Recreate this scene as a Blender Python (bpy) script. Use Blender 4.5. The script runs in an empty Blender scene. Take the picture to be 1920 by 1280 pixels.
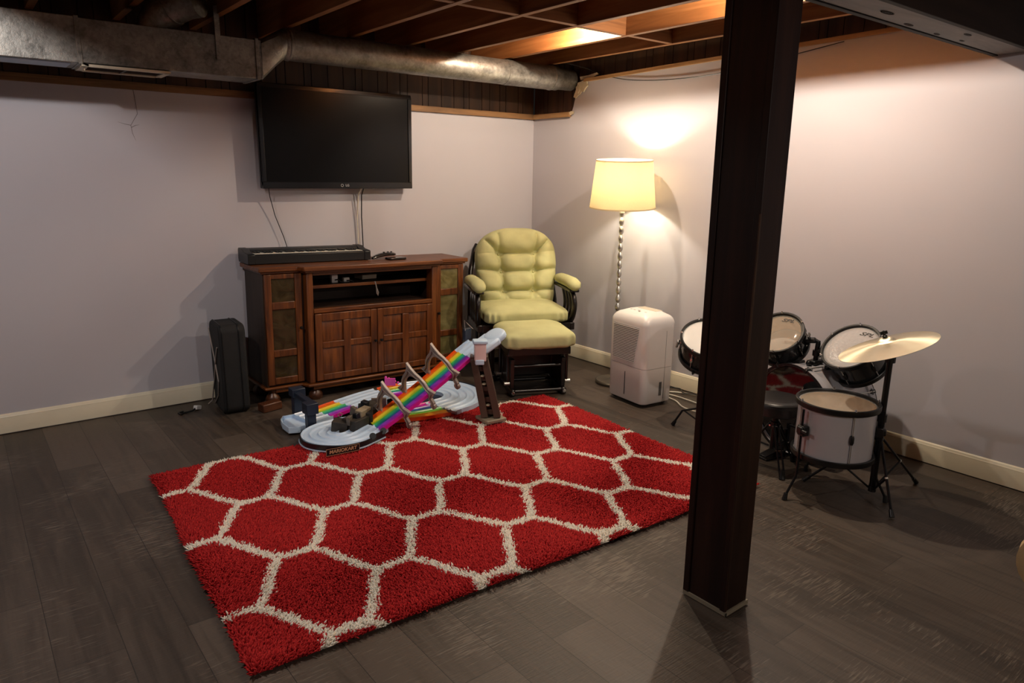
import bpy, bmesh, math, random
import numpy as np
from math import sin, cos, pi, radians, sqrt
from mathutils import Vector as V, Matrix as M
random.seed(7); rng = np.random.default_rng(7)
S = bpy.context.scene; C = S.collection
PI = pi
# ------------------------------------------------------------------ helpers
def mk(name, me, parent=None, label=None):
    o = bpy.data.objects.new(name, me); C.objects.link(o)
    if parent: o.parent = parent
    if label: o['label'] = label
    return o
def tag(o, label, cat, group=None):
    o['label'] = label; o['category'] = cat
    if group: o['group'] = group
    return o
def thing(name, label, cat, loc=(0,0,0), rz=0, group=None):
    o = bpy.data.objects.new(name, None); C.objects.link(o); o.empty_display_size = .05
    o.location = loc; o.rotation_euler = (0,0,rz)
    return tag(o, label, cat, group)
def dup(root, loc, label, **kw):
    r = root.copy(); C.objects.link(r); r.location = loc; r['label'] = label
    for ch in list(root.children):
        c = ch.copy(); C.objects.link(c); c.parent = r
        for g in list(ch.children):
            d = g.copy(); C.objects.link(d); d.parent = c
    return r
def frame(z, x=None):
    z = V(z).normalized()
    a = V(x) if x is not None else (V((0,0,1)) if abs(z.z) < .95 else V((1,0,0)))
    x = (a - z*a.dot(z)).normalized(); y = z.cross(x)
    return M((x,y,z)).transposed()
def mat4(o, z, x=None):
    return M.Translation(V(o)) @ frame(z, x).to_4x4()
class MB:
    def __init__(s): s.v=[]; s.f=[]; s.mi=[]; s.col=None
    def add(s, vs, fs, mi=0):
        n=len(s.v); s.v += [tuple(p) for p in vs]; s.f += [tuple(i+n for i in f) for f in fs]; s.mi += [mi]*len(fs); return s
    def box(s, c, d, R=None, mi=0):
        c=V(c); h=[x/2 for x in d]; vs=[]
        for z in(-1,1):
            for y in(-1,1):
                for x in(-1,1):
                    p=V((x*h[0],y*h[1],z*h[2])); vs.append(c+(R@p if R is not None else p))
        return s.add(vs,[(0,2,3,1),(4,5,7,6),(0,1,5,4),(2,6,7,3),(0,4,6,2),(1,3,7,5)],mi)
    def bx(s, x0,x1,y0,y1,z0,z1, mi=0):
        return s.box(((x0+x1)/2,(y0+y1)/2,(z0+z1)/2),(abs(x1-x0),abs(y1-y0),abs(z1-z0)),None,mi)
    def tube(s, pts, r, n=8, cap=True, mi=0):
        pts=[V(p) for p in pts]; k=len(pts); rs=r if isinstance(r,(list,tuple)) else [r]*k
        t=[(pts[min(i+1,k-1)]-pts[max(i-1,0)]).normalized() for i in range(k)]
        F=frame(t[0]); x=F.col[0].copy(); vs=[]
        for i in range(k):
            x=(x-t[i]*x.dot(t[i])); x = x.normalized() if x.length>1e-6 else frame(t[i]).col[0]
            y=t[i].cross(x)
            for j in range(n):
                a=2*PI*j/n; vs.append(pts[i]+(x*cos(a)+y*sin(a))*rs[i])
        fs=[(i*n+j,i*n+(j+1)%n,(i+1)*n+(j+1)%n,(i+1)*n+j) for i in range(k-1) for j in range(n)]
        if cap: fs+=[tuple(range(n))[::-1],tuple((k-1)*n+j for j in range(n))]
        return s.add(vs,fs,mi)
    def cyl(s,a,b,r,n=16,mi=0): return s.tube([a,b],r,n,True,mi)
    def lathe(s, prof, n=32, T=None, mi=0, closed=False):
        vs=[];k=len(prof)
        for (r,z) in prof:
            for j in range(n):
                a=2*PI*j/n; p=V((r*cos(a),r*sin(a),z)); vs.append(T@p if T is not None else p)
        rg = range(k) if closed else range(k-1)
        fs=[(i*n+j,i*n+(j+1)%n,((i+1)%k)*n+(j+1)%n,((i+1)%k)*n+j) for i in rg for j in range(n)]
        if not closed:
            if prof[0][0]>1e-5: fs.append(tuple(range(n))[::-1])
            if prof[-1][0]>1e-5: fs.append(tuple((k-1)*n+j for j in range(n)))
        return s.add(vs,fs,mi)
    def prism(s, poly, d, T, mi=0):
        k=len(poly); vs=[T@V((x,y,0)) for x,y in poly]+[T@V((x,y,d)) for x,y in poly]
        fs=[tuple(range(k))[::-1],tuple(range(k,2*k))]+[(i,(i+1)%k,k+(i+1)%k,k+i) for i in range(k)]
        return s.add(vs,fs,mi)
    def sphere(s,c,r,n=16,m=10,sc=(1,1,1),mi=0):
        prof=[(max(1e-6,sin(PI*i/m)*r),-cos(PI*i/m)*r) for i in range(m+1)]
        T=M.Translation(V(c))@M.Diagonal((*sc,1)); return s.lathe(prof,n,T,mi)
    def super(s, c, d, e1=.4, e2=.3, nu=48, nv=24, fn=None, R=None, mi=0):
        sp=lambda x,e: math.copysign(abs(x)**e,x)
        vs=[]
        for i in range(nv+1):
            b=-PI/2+PI*i/nv
            for j in range(nu):
                a=2*PI*j/nu
                p=V((d[0]/2*sp(cos(b),e1)*sp(cos(a),e2),d[1]/2*sp(cos(b),e1)*sp(sin(a),e2),d[2]/2*sp(sin(b),e1)))
                if fn: p=fn(p)
                vs.append(V(c)+(R@p if R is not None else p))
        fs=[(i*nu+j,i*nu+(j+1)%nu,(i+1)*nu+(j+1)%nu,(i+1)*nu+j) for i in range(nv) for j in range(nu)]
        return s.add(vs,fs,mi)
    def build(s, name, mats, parent=None, bev=0, seg=2, label=None, ang=38, sub=0, smooth=True):
        me=bpy.data.meshes.new(name); me.from_pydata([tuple(p) for p in s.v],[],s.f)
        mats = mats if isinstance(mats,(list,tuple)) else [mats]
        for m in mats: me.materials.append(m)
        me.polygons.foreach_set('material_index',s.mi)
        bm=bmesh.new(); bm.from_mesh(me)
        bmesh.ops.remove_doubles(bm,verts=bm.verts,dist=1e-5); bmesh.ops.recalc_face_normals(bm,faces=bm.faces)
        bm.to_mesh(me); bm.free()
        if smooth:
            me.polygons.foreach_set('use_smooth',[True]*len(me.polygons))
            me.set_sharp_from_angle(angle=radians(ang))
        if s.col is not None: s.col(me)
        o=mk(name,me,parent,label)
        if bev:
            b=o.modifiers.new('Bevel','BEVEL'); b.width=bev; b.segments=seg; b.limit_method='ANGLE'; b.angle_limit=radians(38)
        if sub:
            b=o.modifiers.new('Sub','SUBSURF'); b.levels=sub; b.render_levels=sub
        return o
def BX(name, mat, parent, *a, bev=0, label=None): return MB().bx(*a).build(name,mat,parent,bev=bev,label=label)
def text_me(txt, size, ext=.0006, shear=0, sx=1, font_w=0):
    cu=bpy.data.curves.new('lettering','FONT'); cu.body=txt; cu.size=size; cu.extrude=ext; cu.shear=shear; cu.offset=font_w
    cu.align_x='CENTER'; cu.align_y='CENTER'; cu.resolution_u=3
    o=bpy.data.objects.new('lettering',cu); C.objects.link(o)
    dg=bpy.context.evaluated_depsgraph_get(); dg.update()
    me=bpy.data.meshes.new_from_object(o.evaluated_get(dg)); bpy.data.objects.remove(o); bpy.data.curves.remove(cu)
    if sx!=1: me.transform(M.Diagonal((sx,1,1,1)))
    return me
def bez(p0,p1,p2,p3,n=16):
    p0,p1,p2,p3=map(V,(p0,p1,p2,p3)); return [p0*(1-t)**3+p1*3*t*(1-t)**2+p2*3*t*t*(1-t)+p3*t**3 for t in [i/n for i in range(n+1)]]
def spline(pts,n=8):
    P=[V(p) for p in pts]; P=[P[0]*2-P[1]]+P+[P[-1]*2-P[-2]]; out=[]
    for i in range(1,len(P)-2):
        a,b,c,d=P[i-1:i+3]
        for k in range(n):
            t=k/n; out.append(.5*((2*b)+(c-a)*t+(2*a-5*b+4*c-d)*t*t+(3*b-a-3*c+d)*t**3))
    return out+[P[-2]]
# ------------------------------------------------------------------ materials
def nt(name):
    m=bpy.data.materials.new(name); m.use_nodes=True; t=m.node_tree; b=t.nodes['Principled BSDF']; return m,t,b
def N(t,typ,**k):
    n=t.nodes.new(typ)
    for a,v in k.items():
        if a in n.inputs.keys(): n.inputs[a].default_value=v
        else: setattr(n,a,v)
    return n
def tc(t,scale=(1,1,1),rot=(0,0,0),out='Object'):
    c=t.nodes.new('ShaderNodeTexCoord'); m=t.nodes.new('ShaderNodeMapping'); m.inputs['Scale'].default_value=scale; m.inputs['Rotation'].default_value=rot
    t.links.new(c.outputs[out],m.inputs[0]); return m.outputs[0]
def L(t,a,b): t.links.new(a,b)
def ramp(t,fac,stops):
    r=t.nodes.new('ShaderNodeValToRGB'); e=r.color_ramp.elements
    while len(e)<len(stops): e.new(.5)
    for x,(p,c) in zip(e,stops): x.position=p; x.color=(*c,1)
    L(t,fac,r.inputs[0]); return r.outputs[0]
def bump(t,b,h,strength=.3,dist=.01):
    n=t.nodes.new('ShaderNodeBump'); n.inputs['Strength'].default_value=strength; n.inputs['Distance'].default_value=dist
    L(t,h,n.inputs['Height']); L(t,n.outputs[0],b.inputs['Normal']); return n
def pm(name,col,rough=.5,metal=0,var=.12,sc=(8,8,8),bs=0,bsc=(60,60,60),bd=.003,coat=0,spec=.5,rvar=0):
    m,t,b=nt(name); c=np.array(col)
    n=N(t,'ShaderNodeTexNoise',Scale=1.0,Detail=4.0); L(t,tc(t,sc),n.inputs['Vector'])
    L(t,ramp(t,n.outputs[0],[(.3,tuple(c*(1-var))),(.7,tuple(np.minimum(1,c*(1+var))))]),b.inputs['Base Color'])
    b.inputs['Roughness'].default_value=rough; b.inputs['Metallic'].default_value=metal
    b.inputs['Coat Weight'].default_value=coat; b.inputs['Specular IOR Level'].default_value=spec
    if rvar:
        r=N(t,'ShaderNodeMapRange'); r.inputs[3].default_value=max(0,rough-rvar); r.inputs[4].default_value=min(1,rough+rvar); L(t,n.outputs[0],r.inputs[0]); L(t,r.outputs[0],b.inputs['Roughness'])
    if bs:
        n2=N(t,'ShaderNodeTexNoise',Scale=1.0,Detail=3.0); L(t,tc(t,bsc),n2.inputs['Vector']); bump(t,b,n2.outputs[0],bs,bd)
    return m
def wood(name,c0,c1,c2,axis='x',sc=6,rough=.4,coat=.2,bs=.15,str_=14):
    m,t,b=nt(name); s={'x':(1,str_,str_),'y':(str_,1,str_),'z':(str_,str_,1)}[axis]; s=tuple(v*sc/6 for v in s)
    v=tc(t,s); n=N(t,'ShaderNodeTexNoise',Scale=1.6,Detail=6.0,Roughness=.6,Distortion=.8); L(t,v,n.inputs['Vector'])
    L(t,ramp(t,n.outputs[0],[(.3,c0),(.52,c1),(.72,c2)]),b.inputs['Base Color'])
    b.inputs['Roughness'].default_value=rough; b.inputs['Coat Weight'].default_value=coat; b.inputs['Coat Roughness'].default_value=.25
    bump(t,b,n.outputs[0],bs,.004); return m
def mat_floor():
    m,t,b=nt('floor_planks')
    v=tc(t,(1,1,1),(0,0,radians(90)))
    br=N(t,'ShaderNodeTexBrick'); br.offset=.37; br.offset_frequency=2; br.squash=1
    for k,x in (('Scale',1.0),('Mortar Size',.0014),('Mortar Smooth',.3),('Bias',0.0),('Brick Width',1.22),('Row Height',.182)): br.inputs[k].default_value=x
    br.inputs['Color1'].default_value=(0,0,0,1); br.inputs['Color2'].default_value=(1,1,1,1); br.inputs['Mortar'].default_value=(.5,.5,.5,1)
    L(t,v,br.inputs['Vector'])
    n=N(t,'ShaderNodeTexNoise',Scale=1.0,Detail=6.0,Roughness=.65,Distortion=.6); L(t,tc(t,(22,1.6,1)),n.inputs['Vector'])
    n2=N(t,'ShaderNodeTexNoise',Scale=1.0,Detail=3.0); L(t,tc(t,(3,1.2,1)),n2.inputs['Vector'])
    a=N(t,'ShaderNodeMath',operation='MULTIPLY_ADD'); L(t,br.outputs['Color'],a.inputs[0]); a.inputs[1].default_value=.40
    L(t,n.outputs[0],a.inputs[2])
    a2=N(t,'ShaderNodeMath',operation='MULTIPLY_ADD'); L(t,n2.outputs[0],a2.inputs[0]); a2.inputs[1].default_value=.35; L(t,a.outputs[0],a2.inputs[2])
    col=ramp(t,a2.outputs[0],[(.40,(.022,.0154,.0108)),(.72,(.052,.0378,.0276)),(1.0,(.090,.068,.052))])
    # fine scuffs slanted across the boards, their glint painted in as paler colour
    sv=tc(t,(13,170,1),(0,0,radians(9)))
    sn=N(t,'ShaderNodeTexNoise',Scale=1.0,Detail=2.0); L(t,sv,sn.inputs['Vector'])
    sm=N(t,'ShaderNodeTexNoise',Scale=2.2,Detail=2.0); L(t,tc(t),sm.inputs['Vector'])
    mu=N(t,'ShaderNodeMath',operation='MULTIPLY'); L(t,sn.outputs[0],mu.inputs[0]); L(t,sm.outputs[0],mu.inputs[1])
    sc=ramp(t,mu.outputs[0],[(.315,(0,0,0)),(.40,(1,1,1))])
    mx=N(t,'ShaderNodeMix',data_type='RGBA'); L(t,sc,mx.inputs[0]); L(t,col,mx.inputs[6]); mx.inputs[7].default_value=(.14,.112,.088,1)
    mo=N(t,'ShaderNodeMix',data_type='RGBA'); L(t,br.outputs['Fac'],mo.inputs[0]); L(t,mx.outputs[2],mo.inputs[6]); mo.inputs[7].default_value=(.020,.015,.012,1)
    L(t,mo.outputs[2],b.inputs['Base Color']); b.inputs['Roughness'].default_value=.42; b.inputs['Specular IOR Level'].default_value=.45
    r=N(t,'ShaderNodeMapRange'); r.inputs[3].default_value=.36; r.inputs[4].default_value=.58; L(t,n.outputs[0],r.inputs[0]); L(t,r.outputs[0],b.inputs['Roughness'])
    h=N(t,'ShaderNodeMath',operation='MULTIPLY_ADD'); L(t,br.outputs['Fac'],h.inputs[0]); h.inputs[1].default_value=-.7; L(t,n.outputs[0],h.inputs[2])
    h2=N(t,'ShaderNodeMath',operation='MULTIPLY_ADD'); L(t,sn.outputs[0],h2.inputs[0]); h2.inputs[1].default_value=1.1; L(t,h.outputs[0],h2.inputs[2])
    bump(t,b,h2.outputs[0],.22,.004); return m
def mat_panel():
    m,t,b=nt('dark_board_panelling')
    n=N(t,'ShaderNodeTexNoise',Scale=1.0,Detail=5.0); L(t,tc(t,(14,14,1.2)),n.inputs['Vector'])
    L(t,ramp(t,n.outputs[0],[(.3,(.030,.014,.007)),(.7,(.085,.038,.016))]),b.inputs['Base Color']); b.inputs['Roughness'].default_value=.5
    bump(t,b,n.outputs[0],.15,.003); return m
def mat_galv():
    m,t,b=nt('galvanised_steel')
    vo=N(t,'ShaderNodeTexVoronoi',Scale=70.0); L(t,tc(t),vo.inputs['Vector'])
    n=N(t,'ShaderNodeTexNoise',Scale=11.0,Detail=7.0,Roughness=.7); L(t,tc(t),n.inputs['Vector'])
    a=N(t,'ShaderNodeMath',operation='MULTIPLY_ADD'); L(t,vo.outputs['Color'],a.inputs[0]); a.inputs[1].default_value=.18; L(t,n.outputs[0],a.inputs[2])
    L(t,ramp(t,a.outputs[0],[(.35,(.15,.145,.135)),(.75,(.40,.39,.36))]),b.inputs['Base Color']); b.inputs['Metallic'].default_value=.85
    r=N(t,'ShaderNodeMapRange'); r.inputs[3].default_value=.30; r.inputs[4].default_value=.58; L(t,a.outputs[0],r.inputs[0]); L(t,r.outputs[0],b.inputs['Roughness'])
    bump(t,b,n.outputs[0],.45,.008); return m
def mat_pile(name,c,hi):
    m,t,b=nt(name); g=t.nodes.new('ShaderNodeNewGeometry')
    L(t,ramp(t,g.outputs['Random Per Island'],[(0,c),(1,hi)]),b.inputs['Base Color'])
    b.inputs['Roughness'].default_value=.85; b.inputs['Specular IOR Level'].default_value=.15; b.inputs['Sheen Weight'].default_value=0
    return m
def mat_shade():
    m,t,b=nt('cream_lamp_fabric'); t.nodes.remove(b); o=t.nodes['Material Output']
    n=N(t,'ShaderNodeTexNoise',Scale=1.0,Detail=2.0); L(t,tc(t,(300,300,300)),n.inputs['Vector'])
    c=ramp(t,n.outputs[0],[(.3,(.76,.67,.47)),(.7,(.81,.73,.54))])
    d=N(t,'ShaderNodeBsdfDiffuse'); tr=N(t,'ShaderNodeBsdfTranslucent'); mx=N(t,'ShaderNodeMixShader',Fac=.38)
    L(t,c,d.inputs[0]); L(t,c,tr.inputs[0]); L(t,d.outputs[0],mx.inputs[1]); L(t,tr.outputs[0],mx.inputs[2]); L(t,mx.outputs[0],o.inputs[0]); return m
def mat_clear(name,tint=(.9,.88,.84),fac=.25,rough=.08,bs=0):
    m,t,b=nt(name); o=t.nodes['Material Output']
    n=N(t,'ShaderNodeTexNoise',Scale=1.0,Detail=3.0); L(t,tc(t,(70,70,70)),n.inputs['Vector'])
    L(t,ramp(t,n.outputs[0],[(.3,tuple(.92*x for x in tint)),(.7,tint)]),b.inputs['Base Color']); b.inputs['Roughness'].default_value=rough
    if bs: bump(t,b,n.outputs[0],bs,.004)
    tr=N(t,'ShaderNodeBsdfTransparent'); mx=N(t,'ShaderNodeMixShader',Fac=fac)
    L(t,tr.outputs[0],mx.inputs[1]); L(t,b.outputs[0],mx.inputs[2]); L(t,mx.outputs[0],o.inputs[0]); return m
def mat_pane(name,c0,c1):
    m,t,b=nt(name); n=N(t,'ShaderNodeTexNoise',Scale=1.0,Detail=3.0,Distortion=1.5); L(t,tc(t,(9,9,9)),n.inputs['Vector'])
    L(t,ramp(t,n.outputs[0],[(.35,c0),(.65,c1)]),b.inputs['Base Color']); b.inputs['Roughness'].default_value=.16
    b.inputs['Transmission Weight'].default_value=.35; bump(t,b,n.outputs[0],.5,.01); return m
def mat_attr(name,rough=.3):
    m,t,b=nt(name); a=N(t,'ShaderNodeAttribute',attribute_name='Col'); n=N(t,'ShaderNodeTexNoise',Scale=40.0); 
    mx=N(t,'ShaderNodeMix',data_type='RGBA',blend_type='MULTIPLY'); mx.inputs[0].default_value=.12; L(t,a.outputs[0],mx.inputs[6]); L(t,n.outputs[0],mx.inputs[7])
    L(t,mx.outputs[2],b.inputs['Base Color']); b.inputs['Roughness'].default_value=rough; return m
def mat_brass():
    m,t,b=nt('cymbal_bronze'); n=N(t,'ShaderNodeTexNoise',Scale=1.0,Detail=4.0); L(t,tc(t,(9,9,9)),n.inputs['Vector'])
    L(t,ramp(t,n.outputs[0],[(.3,(.86,.76,.54)),(.7,(.93,.86,.66))]),b.inputs['Base Color']); b.inputs['Metallic'].default_value=1; b.inputs['Roughness'].default_value=.42
    b.inputs['Anisotropic'].default_value=.8
    tg=N(t,'ShaderNodeTangent',direction_type='RADIAL',axis='Z'); L(t,tg.outputs[0],b.inputs['Tangent']); return m
MT=dict(
 floor=mat_floor(), panel=mat_panel(), galv=mat_galv(),
 wall=pm('lavender_grey_paint',(.54,.53,.58),.72,var=.025,sc=(1.5,1.5,1.5),bs=.08,bsc=(140,140,140),bd=.001,spec=.25),
 wallx=pm('plain_painted_wall',(.26,.24,.24),.8,var=.03),
 base=pm('cream_gloss_trim',(.78,.72,.56),.35,var=.04),
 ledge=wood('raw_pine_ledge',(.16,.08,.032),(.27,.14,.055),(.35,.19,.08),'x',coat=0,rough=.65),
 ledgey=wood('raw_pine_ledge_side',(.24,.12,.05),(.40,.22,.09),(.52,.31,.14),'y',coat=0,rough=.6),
 joist=wood('joist_fir',(.17,.062,.018),(.31,.125,.037),(.44,.20,.068),'y',sc=4,coat=.05,rough=.55),
 block=wood('blocking_fir',(.20,.08,.025),(.36,.15,.05),(.46,.22,.08),'x',sc=4,coat=0,rough=.6),
 sub=wood('subfloor_boards',(.04,.018,.008),(.09,.04,.018),(.14,.065,.03),'x',sc=3,coat=0,rough=.7),
 post=wood('post_dark_stain',(.008,.0026,.0018),(.016,.0055,.0036),(.030,.0105,.006),'z',sc=4,rough=.45,coat=0,bs=.12),
 beam=wood('beam_dark_stain',(.006,.003,.002),(.012,.006,.004),(.02,.010,.007),'x',sc=4,rough=.7,coat=0),
 worn=wood('worn_post_edge',(.016,.007,.004),(.035,.016,.009),(.075,.038,.02),'z',sc=5,rough=.6,coat=0),
 lampbase=pm('dull_bronze_base',(.20,.175,.14),.45,metal=.8),
 knot=pm('board_knot',(.07,.055,.046),.65),
 greyb=wood('weathered_grey_board',(.05,.038,.032),(.115,.096,.084),(.16,.135,.118),'x',sc=5,rough=.6,coat=0,str_=7),
 blk=pm('black_plastic',(.006,.006,.0065),.38,var=.2), blkm=pm('matte_black_fabric',(.008,.008,.009),.8,var=.25,bs=.2,bsc=(200,200,200)),
 bkgl=pm('black_gloss',(.006,.006,.007),.12,var=.1,coat=.5), screen=pm('television_screen',(.003,.003,.0035),.2,var=.1,spec=.25),
 bezel=pm('television_bezel',(.005,.005,.006),.16,var=.1,coat=.3), blkmetal=pm('black_painted_metal',(.010,.010,.011),.32,metal=.3,var=.15),
 chrome=pm('chrome',(.75,.75,.76),.16,metal=1,var=.05), silver=pm('brushed_nickel',(.66,.65,.61),.38,metal=1,var=.1),
 white=pm('white_plastic',(.80,.77,.75),.35,var=.02,coat=.15), whited=pm('shaded_grille_plastic',(.07,.065,.062),.6,var=.1),  # whited: dark copy of the white plastic, shade put into its colour
 walnutx=wood('console_cherry',(.045,.011,.002),(.145,.040,.0062),(.25,.078,.0125),'x',sc=8,rough=.42,coat=.1),
 walnutz=wood('console_cherry_upright',(.040,.010,.0018),(.132,.035,.0055),(.24,.072,.012),'z',sc=8,rough=.42,coat=.1),
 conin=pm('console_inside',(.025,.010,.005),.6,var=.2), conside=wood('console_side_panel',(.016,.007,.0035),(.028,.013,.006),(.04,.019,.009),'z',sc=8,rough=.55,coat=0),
 paned=mat_pane('smoked_rippled_glass',(.045,.030,.013),(.10,.068,.03)), paneo=mat_pane('brightened_rippled_glass',(.20,.165,.06),(.33,.28,.12)),  # right panes: same rippled glass, its seen brightness put into the colour
 olive=pm('moss_green_microsuede',(.52,.51,.265),.9,var=.10,sc=(6,6,6),bs=.25,bsc=(26,26,26),bd=.008,spec=.1),
 espresso=wood('espresso_wood',(.004,.002,.0015),(.008,.004,.003),(.015,.007,.005),'z',rough=.32,coat=.2),
 shade=mat_shade(),
 red=mat_pile('red_shag',(.36,.012,.015),(.50,.028,.028)), cream=mat_pile('cream_shag',(.76,.70,.60),(.91,.86,.76)),
 back=pm('rug_backing',(.20,.006,.006),.95),
 track=mat_attr('rainbow_plastic',.28), twhite=pm('pale_blue_white_plastic',(.60,.77,.98),.3,var=.04), tnavy=pm('navy_plastic',(.016,.024,.045),.4,var=.15),
 tblack=pm('black_sticker',(.008,.009,.012),.35), tgrey=pm('grey_toy_metal',(.36,.31,.28),.42,metal=.25,var=.1), tbrown=pm('brown_toy_plastic',(.075,.045,.033),.45,var=.1),
 tstone=pm('toy_stone_plastic',(.13,.105,.08),.55,var=.25,sc=(40,40,40)), tdark=pm('dark_toy_stone',(.035,.028,.022),.6,var=.3,sc=(40,40,40)), ttan=pm('tan_toy_plastic',(.34,.28,.19),.5),
 tpink=pm('pale_pink_plastic',(.84,.62,.62),.35,var=.03), thot=pm('hot_pink_plastic',(.82,.10,.50),.35), tgold=pm('print_gold',(.62,.36,.20),.5), tfoot=pm('tower_foot_plastic',(.25,.21,.15),.6),
 shellw=pm('white_drum_wrap',(.46,.445,.47),.24,var=.03,coat=.4), shellb=pm('black_drum_wrap',(.020,.020,.021),.14,var=.2,coat=.6),
 maple=wood('drum_inside_ply',(.42,.24,.10),(.58,.36,.17),(.68,.46,.24),'x',sc=3,rough=.45,coat=.1,bs=.03),
 headc=mat_clear('clear_drum_head',(.85,.76,.62),.22,.10), headg=mat_clear('glittery_drum_head',(.86,.84,.84),.48,.16,.6), headw=pm('white_drum_head',(.84,.82,.78),.4,var=.02), headb=pm('black_gloss_drum_head',(.010,.010,.012),.05,var=.1,coat=.6),
 headr=pm('frosted_lower_head',(.62,.58,.54),.4,var=.04), brass=mat_brass(), ink=pm('printed_ink',(.02,.016,.014),.5), logo=pm('silver_logo_print',(.62,.62,.62),.4),
 seat=pm('black_vinyl',(.022,.020,.020),.36,var=.15,bs=.1,bsc=(150,150,150)),
 cablew=pm('white_cable_sheath',(.76,.70,.58),.45), torn=pm('torn_drywall_paper',(.62,.54,.38),.9,var=.2,bs=.6,bsc=(25,25,25),bd=.01),
 tan=pm('beige_upholstery',(.50,.34,.17),.85,var=.1,bs=.2,bsc=(220,220,220)), keyw=pm('ivory_key_plastic',(.74,.69,.58),.3), crack=pm('hairline_crack',(.16,.14,.135),.9),
 woodfoot=wood('console_foot',(.04,.012,.005),(.09,.028,.010),(.14,.05,.016),'x',sc=8),
)
for k_ in('post','beam','worn'): MT[k_].node_tree.nodes['Principled BSDF'].inputs['Specular IOR Level'].default_value=.22
def st(o): o['kind']='structure'; return o
# ------------------------------------------------------------------ setting
CEIL=2.49; JB=2.257; XL=-6.6; YF=-8.4
st(MB().bx(XL-.1,.1,YF-.1,.1,-.06,0).build('floor',MT['floor']))
st(MB().bx(XL-.1,.1,YF-.1,.1,CEIL,CEIL+.05).build('ceiling',MT['sub']))
# back wall: painted below, dark vertical boards above the ledge
wb=st(MB().bx(XL,.1,0,.1,0,1.91).build('wall_back',MT['wall']))
def board_wall(mb, along, a0, a1, z0, z1, face):
    """boards with narrow grooves, widths as on the photo's mixed-width panelling"""
    ws=[.115,.05,.125,.06,.10,.075,.12,.05,.09,.11]; p=a0; i=0; sg=1 if a1>a0 else -1
    while (a1-p)*sg>1e-4:
        q=p+sg*ws[i%len(ws)]; q=min(q,a1) if sg>0 else max(q,a1)
        if along=='x': mb.bx(p+sg*.0025,q-sg*.0025,face,.1,z0,z1)
        else: mb.bx(face,.1,p+sg*.0025,q-sg*.0025,z0,z1)
        p=q; i+=1
    if along=='x': mb.bx(a0,a1,face+.012,.1,z0,z1)
    else: mb.bx(face+.012,.1,a0,a1,z0,z1)
    return mb
st(board_wall(MB(),'x',0,XL,1.915,CEIL,.004).build('trim_1',MT['panel']))
# right wall with its notched top edge near the corner
Tyz=M.Translation((0,0,0)) @ M(((0,0,1),(1,0,0),(0,1,0))).to_4x4()     # (a,b,d) -> x=d, y=a, z=b
poly=[(.0,0),(.0,1.91),(-.455,1.925),(-.475,1.97),(-.50,2.06),(-.545,2.115),(-.60,2.145),(-1.2,2.155),(-2.2,2.172),(-3.3,2.195),(-3.3,CEIL),(YF,CEIL),(YF,0)]
wr=st(MB().prism(poly,.1,Tyz).build('wall_right',MT['wall']))
st(board_wall(MB(),'y',0,-3.3,1.915,CEIL,.006).build('trim_2',MT['panel']))
# torn drywall paper at the notch
mb=MB()
for q,d,o in (([(-.549,2.18),(-.64,2.183),(-.733,2.194),(-.749,2.182),(-.69,2.166),(-.627,2.158),(-.562,2.154)],.006,-.014),
  ([(-.535,2.139),(-.57,2.143),(-.593,2.151),(-.615,2.142),(-.634,2.144),(-.632,2.125),(-.643,2.11),(-.615,2.09),(-.601,2.068),(-.575,2.072),(-.563,2.055),(-.54,2.048),(-.515,2.029),(-.493,2.038),(-.503,2.06),(-.525,2.104)],.012,-.020),
  ([(-.52,2.11),(-.545,2.12),(-.565,2.085),(-.548,2.06),(-.53,2.07)],.006,-.026),
  ([(-.443,1.93),(-.47,1.938),(-.498,1.933),(-.487,1.916),(-.459,1.906)],.008,-.018)):
    mb.prism(q,d,M.Translation((o,0,0))@Tyz)
mb.build('torn_drywall_edge',MT['torn'],wr,label='torn cream drywall paper')
st(MB().bx(XL-.1,XL,YF,.1,0,CEIL).build('wall_left',MT['wallx']))
st(MB().bx(XL,.1,YF-.1,YF,0,CEIL).build('wall_front',MT['wallx']))
# hairline crack under the ledge on the back wall
mb=MB(); Y=-.0012
for pts in ([(-2.978,1.90),(-2.972,1.83),(-2.968,1.765),(-2.99,1.73),(-3.008,1.70),(-3.004,1.655),(-2.99,1.615)],[(-3.008,1.70),(-3.04,1.705),(-3.075,1.715)],[(-3.006,1.688),(-2.985,1.70),(-2.965,1.705)]):
    mb.tube([(x,Y,z) for x,z in pts],[.0013]+[.0011]*(len(pts)-2)+[.0004],5)
mb.build('wall_crack',MT['crack'],wb)
mb=MB().cyl((0,-2.36+.30,1.71),(-.002,-2.06,1.71),.004,8); mb.build('nail_hole',MT['crack'],wr)
# ledges
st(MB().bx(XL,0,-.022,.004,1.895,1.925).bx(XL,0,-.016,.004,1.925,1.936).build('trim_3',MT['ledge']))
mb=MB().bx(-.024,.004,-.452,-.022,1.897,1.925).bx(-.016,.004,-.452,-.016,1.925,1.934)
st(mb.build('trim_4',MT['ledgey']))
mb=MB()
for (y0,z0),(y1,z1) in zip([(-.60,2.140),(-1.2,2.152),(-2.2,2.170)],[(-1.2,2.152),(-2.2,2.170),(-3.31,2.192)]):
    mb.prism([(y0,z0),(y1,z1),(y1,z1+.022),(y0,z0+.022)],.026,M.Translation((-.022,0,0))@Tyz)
st(mb.build('trim_5',MT['ledgey']))
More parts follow.
